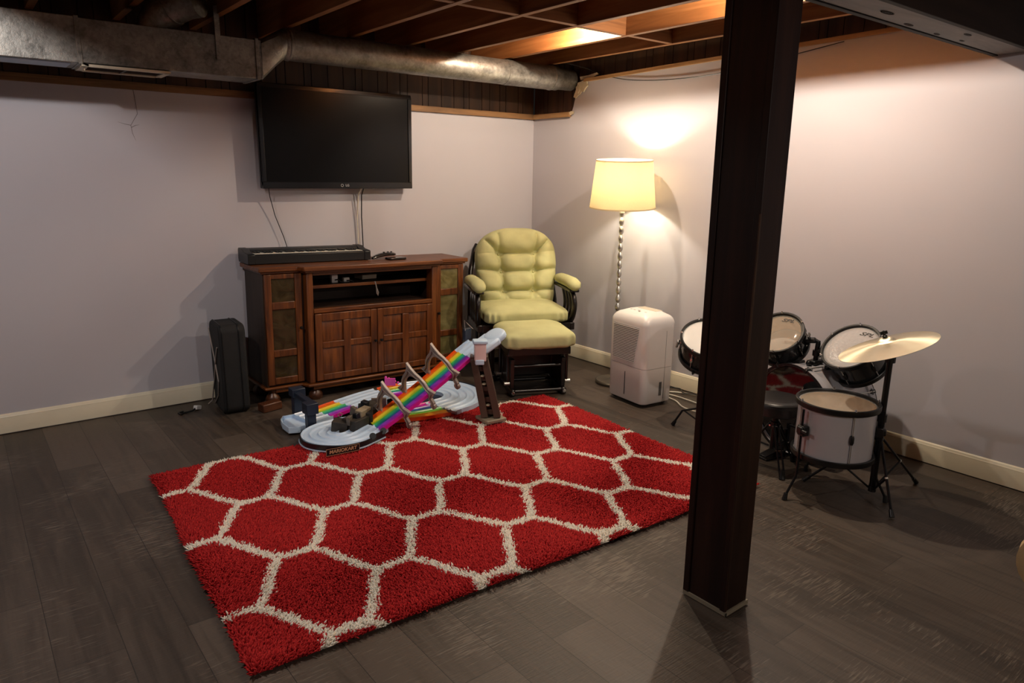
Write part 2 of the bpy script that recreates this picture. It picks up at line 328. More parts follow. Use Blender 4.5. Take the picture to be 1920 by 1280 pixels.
# baseboards with a moulded top
def baseboard(name,T,ln):
    pr=[(0,0),(.014,0),(.014,.082),(.0125,.086),(.0125,.092),(.009,.096),(.008,.103),(.004,.108),(0,.109)]
    return st(MB().prism(pr,ln,T).build(name,MT['base'],bev=0))
baseboard('baseboard_back', M.Translation((XL,0,.006))@M(((0,0,1),(-1,0,0),(0,1,0))).to_4x4(), -XL-.012)
baseboard('baseboard_right', M.Translation((0,-.001,.006))@M(((-1,0,0),(0,0,-1),(0,1,0))).to_4x4(), 8.3)

# ------------------------------------------------------------------ joists, blocking, beam, post
NM=['first','second','third','fourth','fifth','sixth','seventh','eighth','ninth','tenth','eleventh']
JX=[-.193-.4025*k for k in range(11)]; j0=None
for k,x in enumerate(JX):
    lab=f'brown ceiling joist, {NM[k]} counted from the right wall, bare timber running above the room'
    if k==0:
        j0=MB().bx(-.038,0,YF,-.002,JB,CEIL).build('ceiling_joist',MT['joist'],bev=.002); o=j0; o.location.x=x
    else:
        o=j0.copy(); C.objects.link(o); o.location.x=x
    tag(o,lab,'joist','ceiling joists')
b0=None
for k in range(9):
    y=-1.585+[.0,.012,-.004,.008,.0,-.01,.01,0,.0][k]
    lab=f'short timber block bridging the {NM[k]} and {NM[k+1]} joists from the right wall'
    if b0 is None:
        b0=MB().bx(-.1815,.1815,-.019,.019,JB+.002,CEIL).build('joist_blocking',MT['block'],bev=.002); o=b0
    else: o=b0.copy(); C.objects.link(o)
    o.location=(JX[k]-.038-.18225,y,0); tag(o,lab,'blocking','blocking between the joists')
t=thing('support_beam','dark stained timber beam with a knotty grey underside, resting on the square post','beam',(0,0,2.014))
MB().bx(XL,-.002,-3.335,-3.312,0,.242).build('side_board',MT['beam'],t,bev=.002)
MB().bx(XL,-.002,-3.492,-3.469,0,.242).build('side_board',MT['beam'],t,bev=.002)
g=MB().bx(XL,-.002,-3.468,-3.336,.004,.24).build('underside_board',MT['greyb'],t,bev=.002,label='weathered grey underside board')
kb=MB()
for (x,y,s) in ((-1.24,-3.40,.03),(-.98,-3.36,.022),(-.62,-3.43,.02),(-.72,-3.355,.016),(-.5,-3.365,.014)):
    for q,r in ((.8,.0016),(.5,.0014),(.2,.003)):
        kb.lathe([(s*q-r,0),(s*q,-.0012),(s*q+r,0)],22,M.Translation((x,y,.0036))@M.Diagonal((1.9,.5,1,1)))
kb.build('knot',MT['knot'],g)
t=thing('support_post','dark brown square timber post standing in front of the drum kit','post',(-1.94,-3.388,0))
t.rotation_euler=(0,radians(-.35),0)
MB().bx(-.06,.06,-.086,.086,.004,2.017).build('post_core',MT['post'],t,bev=.004)
for y in(-.0778,.0778): MB().bx(-.066,-.0595,y-.0118,y+.0118,.004,2.012).build('corner_strip',MT['post'],t,bev=.002)
MB().bx(-.0664,-.0590,-.0899,-.0835,.02,1.35).build('worn_edge',MT['worn'],t,bev=.002,label='worn paler edge of the post')
MB().bx(-.0665,.063,-.092,-.0862,.004,.02).bx(-.0665,-.0605,-.092,.088,.004,.018).build('caulk_line',MT['tfoot'],t,label='dusty grey-brown caulk at the foot')

# ------------------------------------------------------------------ ducts
t=thing('supply_duct','rectangular galvanised sheet metal duct hanging in front of the back wall','duct',(0,-.43,0))
y0,y1,zb,zt=-.12,.125,1.948,2.158
MB().bx(-5.6,-3.30,y0,y1,zb,zt).build('duct_section',MT['galv'],t,bev=.003)
MB().bx(-3.30,-2.42,y0+.003,y1-.003,zb+.003,zt-.003).build('duct_section',MT['galv'],t,bev=.003)
MB().bx(-3.312,-3.292,y0-.004,y1+.004,zb-.004,zt+.004).build('duct_seam',MT['galv'],t,bev=.002)
MB().bx(-2.455,-2.437,y0-.003,y1+.003,zb-.002,zt+.003).build('duct_seam',MT['galv'],t,bev=.002)
MB().bx(-3.62-.4,-3.34,y0+.02,y1-.05,zb-.004,zb).build('cover_plate',MT['twhite'],t,label='pale flat plate')
rg=MB(); xa,xb,ya,yb,z=-3.30,-2.90,y0-.005,y1-.02,zb-.014
rg.bx(xa,xb,ya,ya+.022,z,z+.012).bx(xa,xb,yb-.022,yb,z,z+.012).bx(xa,xa+.03,ya,yb,z,z+.012).bx(xb-.03,xb,ya,yb,z,z+.012)
r=rg.build('vent_register',MT['base'],t,bev=.002,label='cream vent register')
sl=MB()
for i in range(7): sl.box((-3.1,ya+.035+i*.022,z+.007),(.33,.014,.0015),M.Rotation(.6,3,'X'))
sl.bx(-3.105,-3.095,ya+.02,yb-.02,z+.002,z+.01); sl.build('louver',MT['whited'],r)
MB().cyl((-3.285,ya+.03,z-.016),(-3.285,ya+.03,z),.003,6).build('lever',MT['base'],r)
MB().bx(-2.665,-2.638,y0-.006,y0-.001,2.03,JB+.04).build('hanger_strap',MT['galv'],t)
# round pipe and its tapered boot
t=thing('round_duct','round galvanised pipe running along the back wall to the corner','duct',(0,-.45,2.163))
R=M(((0,0,1),(0,1,0),(-1,0,0))).to_4x4()    # lathe z -> +x
def pipe(name,prof): return MB().lathe(prof,40,R).build(name,MT['galv'],t)
ring=lambda x:[(.085,x-.008),(.0885,x-.004),(.0885,x+.004),(.085,x+.008)]
pipe('pipe_section',[(.083,-2.265),(.085,-2.262),*ring(-2.235),(.085,-1.45),(.0835,-.66)])
pipe('pipe_section',[(.0865,-.665),(.0865,-.63),(.0855,-.62),(.085,-.27),*ring(-.225),(.085,-.165),(.078,-.15),(.076,-.012)])
# square-to-round boot
n=32; vs=[]; fs=[]
for i in range(9):
    f=i/8; x=-2.42+.155*f
    for j in range(n):
        a=2*PI*(j+.5)/n; c,s=cos(a),sin(a); k=max(abs(c),abs(s))
        sq=(c/k*.120+.0225,s/k*.104-.11); ci=(c*.085,s*.085); 
        vs.append((x,sq[0]*(1-f)+ci[0]*f,sq[1]*(1-f)+ci[1]*f))
for i in range(8):
    for j in range(n): fs.append((i*n+j,i*n+(j+1)%n,(i+1)*n+(j+1)%n,(i+1)*n+j))
MB().add(vs,fs).build('tapered_boot',MT['galv'],t,ang=25)
# branch elbow above the rectangular duct
t=thing('branch_duct','short round galvanised elbow rising above the rectangular duct into the joists','duct',(-2.88,-.47,2.16))
path=[V((.12,.10,.0)),V((.12,.10,.07))]+[V((.12-.16*(1-cos(a)),.10-.05*(1-cos(a)),.07+.16*sin(a))) for a in [PI/2*i/6 for i in range(1,7)]]+[V((-.25,.05,.24))]
MB().tube([V((-.05,.05,.0)),V((-.05,.05,.025)),V((-.02,.03,.07)),V((.03,.0,.11)),V((.09,-.05,.14)),V((.14,-.10,.15))],[.085]*6,28).build('elbow',MT['galv'],t)
MB().tube([V((.025,.005,.107)),V((.032,-.003,.112))],.09,28).build('elbow_seam',MT['galv'],t)
# wire along the right wall
o=MB().tube(spline([(-.2,-.52,2.275),(-.03,-.62,2.235),(-.012,-.80,2.17),(-.010,-1.05,2.115),(-.010,-1.40,2.085),(-.010,-1.80,2.085),(-.010,-2.2,2.125),(-.022,-2.6,2.168)],8),.0028,6).build('electrical_wire',MT['blk'])
tag(o,'thin dark wire sagging along the top of the right wall','wire')
# ------------------------------------------------------------------ television
t=thing('television','large black flat television mounted on the back wall above the wooden console','television',(-1.765,-.095,1.346),0)
W=1.085; Hh=.642
MB().bx(-W/2,W/2,.004,.045,.0,Hh).build('cabinet',MT['blk'],t,bev=.006)
fr=MB().bx(-W/2,W/2,-.012,.006,0,.042).bx(-W/2,W/2,-.012,.006,Hh-.026,Hh).bx(-W/2,-W/2+.026,-.012,.006,.042,Hh-.026).bx(W/2-.026,W/2,-.012,.006,.042,Hh-.026)
fr.build('bezel',MT['bezel'],t,bev=.003)
MB().bx(-W/2+.026,W/2-.026,-.006,.005,.042,Hh-.026).build('screen',MT['screen'],t)
lm=text_me('LG',.022,.0005); lm.materials.append(MT['logo']); o=mk('logo',lm,t,'small silver maker mark LG'); o.location=(.034,-.0128,.021); o.rotation_euler=(PI/2,0,0)
ld=MB(); ld.lathe([(0.0075,0),(.0095,0),(.0095,.001),(.0075,.001)],20,M.Translation((-.004,-.0122,.021))@M.Rotation(PI/2,4,'X'),closed=True); ld.build('logo_ring',MT['logo'],t)
MB().bx(-.2,.2,.045,.06,.15,.5).bx(-.06,.06,.055,.085,.22,.42).build('wall_mount',MT['blkmetal'],t)
# cords
o=MB().tube([V((-2.262,-.075,1.352)),V((-2.25,-.05,1.30)),V((-2.215,-.03,1.17)),V((-2.165,-.028,1.03)),V((-2.145,-.03,.955)),V((-2.14,-.033,.905))],.0028,6).build('hanging_cable',MT['blk'])
tag(o,'thin dark cord dropping from the left end of the television behind the keyboard','cord','cords below the television')
o=MB().tube([V((-1.60,-.09,1.352)),V((-1.600,-.05,1.30)),V((-1.596,-.03,1.15)),V((-1.592,-.028,1.0)),V((-1.59,-.03,.89))],.0038,6).build('hanging_cable',MT['blk'])
tag(o,'thicker dark cord dropping from the middle of the television to the console','cord','cords below the television')
o=MB().tube([V((-1.615,-.085,1.352)),V((-1.622,-.045,1.30)),V((-1.625,-.02,1.15)),V((-1.622,-.016,1.0)),V((-1.62,-.02,.89))],.0045,6).build('hanging_cable',MT['cablew'])
tag(o,'pale cord running down the wall just left of the thicker dark cord','cord','cords below the television')

# ------------------------------------------------------------------ media console (slightly out of level, left end high)
CX,CY,TILT=-1.713,-.035,radians(1.05)
con=thing('media_console','cherry brown wooden media console with glass side doors standing below the television','console',(CX,CY,0)); con.rotation_euler=(0,TILT,0)
wx,wz,ci=MT['walnutx'],MT['walnutz'],MT['conin']
A,Bx=.742,.485; YC,YM=-.325,-.385       # half width, half centre width, column and centre fronts
# carcass
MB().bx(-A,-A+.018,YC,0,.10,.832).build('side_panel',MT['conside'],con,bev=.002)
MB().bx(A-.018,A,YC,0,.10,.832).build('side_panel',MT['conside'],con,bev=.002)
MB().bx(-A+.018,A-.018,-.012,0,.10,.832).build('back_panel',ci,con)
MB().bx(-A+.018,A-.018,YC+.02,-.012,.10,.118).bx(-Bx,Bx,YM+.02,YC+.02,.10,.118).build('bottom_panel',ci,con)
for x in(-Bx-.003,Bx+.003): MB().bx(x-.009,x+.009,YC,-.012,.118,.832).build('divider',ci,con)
# top slab with broken front
tp=[(-A-.028,.004),(-A-.028,YC-.03),(-Bx-.045,YC-.03),(-Bx-.025,YM-.035),(Bx+.025,YM-.035),(Bx+.045,YC-.03),(A+.028,YC-.03),(A+.028,.004)]
MB().prism(tp,.030,M.Translation((0,0,.838))).build('top',wx,con,bev=.006)
tp2=[(-A-.012,.0),(-A-.012,YC-.016),(-Bx-.03,YC-.016),(-Bx-.012,YM-.018),(Bx+.012,YM-.018),(Bx+.03,YC-.016),(A+.012,YC-.016),(A+.012,.0)]
MB().prism(tp2,.012,M.Translation((0,0,.826))).build('top_moulding',wx,con,bev=.003)
bp=[(-A-.02,.0),(-A-.02,YC-.022),(-Bx-.036,YC-.022),(-Bx-.016,YM-.026),(Bx+.016,YM-.026),(Bx+.036,YC-.022),(A+.02,YC-.022),(A+.02,.0)]
MB().prism(bp,.018,M.Translation((0,0,.086))).build('base_moulding',wx,con,bev=.006)
MB().bx(-A+.05,-A+.16,YC-.012,YC+.01,.062,.086).bx(-Bx+.02,Bx-.02,YM-.012,YM+.01,.062,.086).bx(A-.16,A-.05,YC-.012,YC+.01,.062,.086).build('apron',wx,con,bev=.004)
for x,h0 in ((-A+.04,-.014),(A-.04,.014)):
    for y in(-.06,YC+.02):
        MB().lathe([(.028,.086),(.03,.075),(.024,.06),(.038,.04),(.046,.022),(.044,.006),(.036,h0+.001),(1e-6,h0+.001)],20,M.Translation((x,y,0))).build('foot',MT['woodfoot'],con)
for x,h0 in ((-Bx+.05,-.008),(Bx-.05,.008)):
    MB().lathe([(.028,.086),(.03,.075),(.024,.06),(.038,.04),(.046,.022),(.044,.006),(.036,h0+.001),(1e-6,h0+.001)],20,M.Translation((x,YM+.03,0))).build('foot',MT['woodfoot'],con)
# face frame
MB().bx(-Bx,-Bx+.044,YM,YC+.02,.104,.826).build('corner_post',wz,con,bev=.006)
MB().bx(Bx-.044,Bx,YM,YC+.02,.104,.826).build('corner_post',wz,con,bev=.006)
MB().bx(-Bx+.044,Bx-.044,YM+.004,YM+.024,.806,.828).build('top_rail',wx,con,bev=.003)
MB().bx(-Bx+.044,Bx-.044,YM-.002,YM+.03,.563,.592).build('middle_rail',wx,con,bev=.004)
MB().bx(-Bx+.03,Bx-.03,YM+.03,-.012,.567,.585).build('shelf',ci,con,bev=.002)  # shelves take the dark inside colour to paint the open bay's shade
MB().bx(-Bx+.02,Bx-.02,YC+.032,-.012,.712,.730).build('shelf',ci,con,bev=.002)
MB().bx(-Bx+.03,Bx-.03,YC+.018,YC+.032,.711,.731).build('shelf_edge',wx,con,bev=.002)
def door_frame(mb,x0,x1,z0,z1,y,stile,rails):
    """stiles and rails with a wavy inner lip"""
    mb.bx(x0,x0+stile,y-.018,y,z0,z1).bx(x1-stile,x1,y-.018,y,z0,z1)
    for a,b in rails: mb.bx(x0+stile,x1-stile,y-.016,y-.001,a,b)
    return mb
def knob(parent,x,y,z):
    MB().lathe([(.005,0),(.0045,.008),(.009,.014),(.0105,.02),(.007,.026),(1e-6,.027)],14,M.Translation((x,y,z))@M.Rotation(PI/2,4,'X')).build('knob',MT['blkmetal'],parent,label='small dark metal knob')
# side columns: glazed door with three panes
for side in(-1,1):
    x0,x1=(-A+.006,-Bx-.014) if side<0 else (Bx+.014,A-.006)
    rails=[(.118,.162),(.296,.342),(.600,.648),(.792,.822)]
    d=door_frame(MB(),x0,x1,.116,.822,YC,.044,rails).build('glazed_door',wz,con,bev=.004)
    for a,b in ((.162,.296),(.342,.600),(.648,.792)):
        MB().bx(x0+.040,x1-.040,YC-.007,YC-.004,a-.003,b+.003).build('glass_pane',MT['paned'] if side<0 else MT['paneo'],d,label='smoky brown rippled glass' if side<0 else 'rippled glass, its brighter olive look put into the colour')
    for z in(.342,.600,.162):
        pass
    knob(d,(x1-.018) if side<0 else (x0+.018),YC-.018,.475)
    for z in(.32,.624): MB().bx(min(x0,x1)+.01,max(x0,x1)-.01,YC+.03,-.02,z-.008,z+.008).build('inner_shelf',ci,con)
MB().sphere((-A+.085,YC+.09,.405),.05,20,14,(1,1,1.05)).build('round_ornament',MT['ttan'],con,label='pale round ornament behind the left glass')
# centre doors with four raised panels each
for side in(-1,1):
    x0,x1=(-Bx+.046,-.002) if side<0 else (.002,Bx-.046)
    z0,z1=.116,.560; st_=.045; xm=(x0+x1)/2
    mb=door_frame(MB(),x0,x1,z0,z1,YM+.004,st_,[(z0,z0+.042),(.330,.372),(z1-.052,z1)])
    mb.bx(xm-.026,xm+.026,YM-.0125,YM+.003,z0+.042,z1-.052)
    d=mb.build('panel_door',wz,con,bev=.004)
    for xa,xb in((x0+st_,xm-.026),(xm+.026,x1-st_)):
        for za,zb in((z0+.042,.330),(.372,z1-.052)):
            p=MB(); i=.014
            o_=[(xa-.002,za-.002),(xb+.002,za-.002),(xb+.002,zb+.002),(xa-.002,zb+.002)]; n_=[(xa+i,za+i),(xb-i,za+i),(xb-i,zb-i),(xa+i,zb-i)]
            vs=[(x,YM+.002,z) for x,z in o_]+[(x,YM-.005,z) for x,z in n_]+[(x,YM+.012,z) for x,z in o_]
            p.add(vs,[(4,5,6,7)]+[(k,(k+1)%4,4+(k+1)%4,4+k) for k in range(4)]+[(11,10,9,8)]+[(8+k,8+(k+1)%4,(k+1)%4,k) for k in range(4)])
            p.build('raised_panel',wz,d)
    knob(d,x1-.02 if side<0 else x0+.02,YM-.014,.345)
def on_con(x,y,z=0):                     # a point above the tilted top, from world x, y
    p=con.matrix_basis@V((x-CX,y-CY,.868+z)); return (p.x,p.y,p.z)
# keyboard on the console
k=thing('keyboard','black electronic keyboard lying on the left half of the console top','keyboard',on_con(-2.075,-.135,.001)); k.rotation_euler=(0,TILT,radians(-1.2))
hw=.415
prof=[(-.105,.003),(-.105,.058),(-.098,.063),(-.082,.064),(-.080,.057),(.0,.057),(.002,.078),(.02,.088),(.085,.090),(.095,.080),(.095,.03),(.085,.003)]
Tk=M(((0,0,1),(1,0,0),(0,1,0))).to_4x4()
MB().prism(prof,2*hw-.09,M.Translation((-hw+.045,0,0))@Tk).build('body',MT['blk'],k,bev=.002)
ep=[(-.108,.003),(-.108,.060),(-.10,.067),(-.02,.074),(.02,.091),(.088,.093),(.098,.082),(.098,.03),(.088,.003)]
MB().prism(ep,.046,M.Translation((-hw,0,0))@Tk).build('end_cheek',MT['blk'],k,bev=.003)
MB().prism(ep,.046,M.Translation((hw-.046,0,0))@Tk).build('end_cheek',MT['blk'],k,bev=.003)
kw=(2*hw-.094)/36
wk=MB().bx(-kw/2+.0005,kw/2-.0005,-.080,-.002,.057,.0665).build('white_key',MT['keyw'],k); bk=MB().bx(-.0048,.0048,-.052,-.002,.065,.074).build('black_key',MT['blk'],k)
for i in range(36):
    o=wk if i==0 else wk.copy()
    if i: C.objects.link(o); o.parent=k
    o.location.x=-hw+.047+kw*(i+.5)
first=True
for i in range(35):
    if i%7 in(0,1,3,4,5):
        o=bk if first else bk.copy()
        if not first: C.objects.link(o); o.parent=k
        first=False; o.location.x=-hw+.047+kw*(i+1)
# control and phone-like slab beside it
c=thing('remote_control','curved black remote control lying on the console right of the keyboard','remote',on_con(-1.535,-.215,.001)); c.rotation_euler=(0,TILT,radians(10)); c.scale=(1.2,1.25,1.25)
pth=[V((-.105,-.01,.007)),V((-.08,-.005,.013)),V((-.045,0,.020)),V((0,0,.026)),V((.045,0,.026)),V((.075,0,.022))]
vs=[];n=14
for i,p in enumerate(pth):
    w,h=[(.010,.006),(.018,.010),(.021,.011),(.026,.012),(.028,.012),(.022,.008)][i]
    for j in range(n): a=2*PI*j/n; vs.append((p.x,p.y+w*cos(a),p.z+h*sin(a)))
fs=[(i*n+j,i*n+(j+1)%n,(i+1)*n+(j+1)%n,(i+1)*n+j) for i in range(5) for j in range(n)]+[tuple(range(n)),tuple(5*n+j for j in range(n))]
MB().add(vs,fs).build('body',MT['bkgl'],c,sub=1)
for x in(-.01,.02,.045): MB().lathe([(.006,0),(.006,.0035),(1e-6,.004)],10,M.Translation((x,-.004,.036))).build('button',MT['blk'],c)
o=MB().bx(-.068,.068,-.034,.034,0,.015).build('slim_remote',MT['bkgl'],bev=.004); o.location=on_con(-1.49,-.29,.001); o.rotation_euler=(0,TILT,radians(6))
tag(o,'flat black slab-shaped remote lying in front of the curved remote on the console','remote')
# things inside the open bay
sh=lambda x,y,z: tuple(con.matrix_basis@V((x-CX,y-CY,z)))
o=MB().bx(-.06,.06,-.05,.05,0,.030).build('set_top_box',MT['cablew'],bev=.003); o.location=sh(-1.66,-.16,.7315); o.rotation_euler=(0,TILT,radians(8)); tag(o,'small flat cream box on the upper shelf of the console','box')
for i,(x,z,w,h) in enumerate(((-1.945,.768,.044,.056),(-1.86,.768,.042,.030))):
    t=thing('power_adapter',['taller white power adapter, the left one at the back of the console upper shelf','small white power adapter right of the taller one on the console upper shelf'][i],'adapter',sh(x,-.27,.7315+(.0 if i==0 else .0)))
    MB().bx(-w/2,w/2,-.015,.015,0,h).build('case',MT['white'],t,bev=.004)
    MB().tube([V((.0,-.016,h*.35)),V((.012,-.035,h*.45)),V((.03,-.03,.01)),V((.06,-.03,-.025 if i else .0)),V((.10,-.02,-.03 if i else -.002))],.004,6).build('cord',MT['blk'],t)
o=MB().tube([V(sh(-1.69,-.36,.735)),V(sh(-1.69,-.372,.72)),V(sh(-1.685,-.374,.69)),V(sh(-1.672,-.374,.66)),V(sh(-1.676,-.374,.64)),V(sh(-1.684,-.374,.655)),V(sh(-1.684,-.37,.69))],.004,6).build('loose_cable',MT['tgrey'])
tag(o,'short grey cable hanging over the front edge of the console upper shelf','cable')

# ------------------------------------------------------------------ upright case left of console
t=thing('equipment_case','black rounded upright case with a cord slung across it, left of the console','case',(-2.655,-.285,0),radians(-4))
def rr(w,h,r,n=6):
    out=[]
    for cx,cy,a0 in((w/2-r,r,-PI/2),(w/2-r,h-r,0),(-w/2+r,h-r,PI/2),(-w/2+r,r,PI)):
        out+=[(cx+r*cos(a0+PI/2*i/n),cy+r*sin(a0+PI/2*i/n)) for i in range(n+1)]
    return out
Tyzx=M(((0,0,1),(1,0,0),(0,1,0))).to_4x4()
p=rr(.27,.553,.05); MB().prism(p,.155,M.Translation((-.0725,0,.004))@Tyzx).build('shell',MT['blkm'],t,bev=.016,seg=4)
for x in(-.055,.042):
    MB().tube([V((x,y*1.012,z*1.004+.003)) for y,z in p+[p[0]]],.0035,6).build('piping',MT['blk'],t)
MB().tube([V((-.076,.125,.50)),V((-.0765,.06,.40)),V((-.0775,.0,.31)),V((-.077,-.05,.20)),V((-.076,-.01,.10)),V((-.078,.10,.02))],.0045,6).build('cord',MT['tgrey'],t,label='grey cord across the side')
MB().tube([V((-.0775,-.085,.42)),V((-.078,-.04,.36)),V((-.078,.0,.29)),V((-.0775,.05,.20)),V((-.078,.11,.12)),V((-.085,.14,.03)),V((-.11,.15,.006))],.0045,6).build('cord',MT['tgrey'],t,label='grey cord across the side')
t=thing('loose_plug','white rectangular plug lying on the floor with a dark lead, left of the black case','plug',(-2.835,-.185,0),radians(40))
MB().box((0,0,.014),(.05,.026,.026),M.Rotation(.3,3,'Y')).build('plug_body',MT['white'],t,bev=.004)
MB().tube([V((-.025,0,.014)),V((-.05,.0,.008)),V((-.09,.03,.005)),V((-.12,.025,.005)),V((-.10,.06,.005)),V((-.07,.05,.006))],.006,6).build('lead',MT['blk'],t)

o=MB().bx(-.065,.065,-.035,.035,0,.052).build('wood_block',MT['woodfoot'],bev=.006); o.location=(-2.475,-.455,.001); o.rotation_euler=(0,0,radians(12))
tag(o,'small reddish wooden block on the floor at the front left foot of the console','block')
# ------------------------------------------------------------------ glider chair and ottoman
RZ=radians(-24.8); es=MT['espresso']; ol=MT['olive']
def segd(x,s,a,b,c,d):
    px,py=c-a,d-b; q=px*px+py*py; t_=max(0,min(1,((x-a)*px+(s-b)*py)/q)) if q else 0
    return math.hypot(x-a-t_*px,s-b-t_*py)
def wob(x,y,z): return sin(x*31+y*17)*sin(y*23+z*29+1.3)*sin(z*37+x*11+.7)
t=thing('glider_chair','moss green cushioned glider armchair with dark wooden arms in the corner of the room','chair',(-.723,-.864,0),RZ)
gro=[]
tu=[(.14,.400),(.128,.262),(.116,.112)]
for x,s in tu: gro.append((-x,s,x,s,.066,.019))
for sg in(-1,1):
    for (x0,s0),(x1,s1) in zip(tu,tu[1:]): gro.append((sg*x0,s0,sg*x1,s1,.062,.018))
    gro+= [(sg*.14,.40,sg*.15,.545,.034,.016),(sg*.14,.40,sg*.245,.50,.054,.018),(sg*.14,.40,sg*.30,.415 if sg>0 else .40,.016,.02),(sg*.128,.262,sg*.31,.285,.056,.018),(sg*.116,.112,sg*.30,.12,.056,.018),(sg*.116,.112,sg*.115,-.02,.020,.02),(sg*.116,.112,sg*.06,.0,.016,.018),(sg*.116,.112,sg*.19,.02,.014,.018)]
but=[(sg*x,s) for x,s in tu for sg in(-1,1)]
HL=.605; nu,nv=130,150; vs=[]
U=V((0,.285,.958)); Nf=V((0,-.958,.285)); B0=V((.022,.445,.462))
def hw(v):
    b=.272+.048*min(1,v/.5)**.8
    return b if v<.58 else b*(max(0,1-((v-.58)/.42)**2.7))**(1/2.3)
for side in(0,1):
    for i in range(nv+1):
        v=1-(1-i/nv)**1.35; 
        for j in range(nu+1):
            u=sin(PI/2*(-1+2*j/nu)); x=u*hw(v); s=v*HL
            e=(max(0,1-abs(u)**5))**.42*(max(0,1-abs(2*v-1)**9))**.42
            if side==0:
                g=sum(dp*math.exp(-segd(x,s,a,b,c,d)/w) for a,b,c,d,dp,w in gro)
                g=min(g,.085)+sum(.012*math.exp(-(math.hypot(x-a,s-b)/.014)**2) for a,b in but)
                off=e*(.132+.010*wob(x*.8,s*.8,0)+.018*sin(PI*min(1,max(0,(s-.42)/.18)))-g)
            else: off=-e*.03
            vs.append(B0+V((x,0,0))+U*s+Nf*off)
n=(nv+1)*(nu+1); fs=[]
for i in range(nv):
    for j in range(nu):
        a=i*(nu+1)+j; fs.append((a,a+1,a+nu+2,a+nu+1)); b=a+n; fs.append((b,b+nu+1,b+nu+2,b+1))
bc=MB().add(vs,fs).build('back_cushion',ol,t,ang=180)
for a,b in but:
    MB().sphere(B0+V((a,0,0))+U*b+Nf*.040,.008,10,6).build('tuft_button',ol,bc)
def cush(w,d,h,seed):
    def fn(p):
        fx,fy=p.x/(w/2),p.y/(d/2); k=(1-min(1,abs(fx))**4)*(1-min(1,abs(fy))**4)
        p=p.copy(); 
        if p.z>0: p.z+=.022*k
        fr=max(0,-fy-.72)/.28
        p.y+=fr*.010*sin(p.x*120+seed+3*sin(p.x*21))*(1-max(0,p.z/(h/2))); p.z+=.004*wob(p.x+seed,p.y,p.z)
        return p
    return fn
MB().super((0,.285,.455),(.635,.55,.115),.5,.24,120,40,cush(.635,.55,.115,1)).build('seat_cushion',ol,t,ang=180)
for sg in(-1,1):
    x=sg*.352 -.008
    pad=MB().tube([V((x,.035,.640)),V((x,.030,.660)),V((x,.05,.683)),V((x,.10,.694)),V((x,.22,.694)),V((x,.36,.690)),V((x,.42,.683)),V((x,.435,.672))],[.022,.042,.050,.051,.050,.048,.040,.02],20)
    pad.v=[(x+(a-x)*1.05,b,.672+(c-.672)*.82) for a,b,c in pad.v]
    pad.build('arm_pad',ol,t,ang=180,label='moss green arm pad')
    MB().box((x,.25,.638),(.075,.44,.022)).build('armrest',es,t,bev=.008)
    MB().tube(spline([(x,.10,.632),(x+sg*.004,.052,.585),(x+sg*.006,.040,.52),(x+sg*.002,.065,.44),(x-sg*.01,.11,.385)],6),.019,10).build('front_bow',es,t)
    for q,y in enumerate((.17,.245,.32)):
        MB().tube(spline([(x,y,.632),(x+sg*.012,y-.02,.55),(x+sg*.012,y-.02,.47),(x-sg*.01,y,.385)],5),.012,8).build('spindle',es,t)
    MB().tube([V((x-sg*.01,.47,.36)),V((x-sg*.014,.49,.50)),V((x-sg*.03,.56,.72)),V((x-sg*.075,.635,.88)),V((x-sg*.10,.65,.92))],.02,10).build('back_post',es,t)
    MB().bx(sg*.345-.018,sg*.345+.018,.06,.52,.345,.40).build('side_rail',es,t,bev=.006)
    MB().bx(sg*.255-.02,sg*.255+.02,-.02,.60,.003,.055).build('base_rail',es,t,bev=.01)
    MB().bx(sg*.255-.016,sg*.255+.016,.06,.11,.055,.30).bx(sg*.255-.016,sg*.255+.016,.45,.50,.055,.30).bx(sg*.255-.016,sg*.255+.016,.04,.52,.262,.30).build('base_upright',es,t,bev=.005)
    MB().bx(sg*.255-.011,sg*.255+.011,.10,.46,.05,.30).build('side_panel',es,t,bev=.003)  # solid dark panel added where shadow fills the open base
    for y in(.10,.47): MB().cyl((sg*.29,y,.10),(sg*.30,y,.35),.010,8).build('glide_link',es,t)
MB().bx(-.33,.33,.06,.11,.345,.40).bx(-.33,.33,.45,.50,.345,.40).bx(-.33,.33,.11,.45,.37,.385).build('seat_frame',es,t,bev=.004)
MB().bx(-.245,.245,.055,.095,.01,.05).bx(-.245,.245,.48,.52,.01,.05).build('base_stretcher',es,t,bev=.004)
for i in range(4):
    x=-.18+.12*i; MB().tube([V((x,.50,.42)),V((x,.555,.66)),V((x,.63,.89))],.012,8).build('back_spindle',es,t)
MB().box((.02,.64,.905),(.46,.03,.07),M.Rotation(-.28,3,'X')).build('top_rail',es,t,bev=.012)

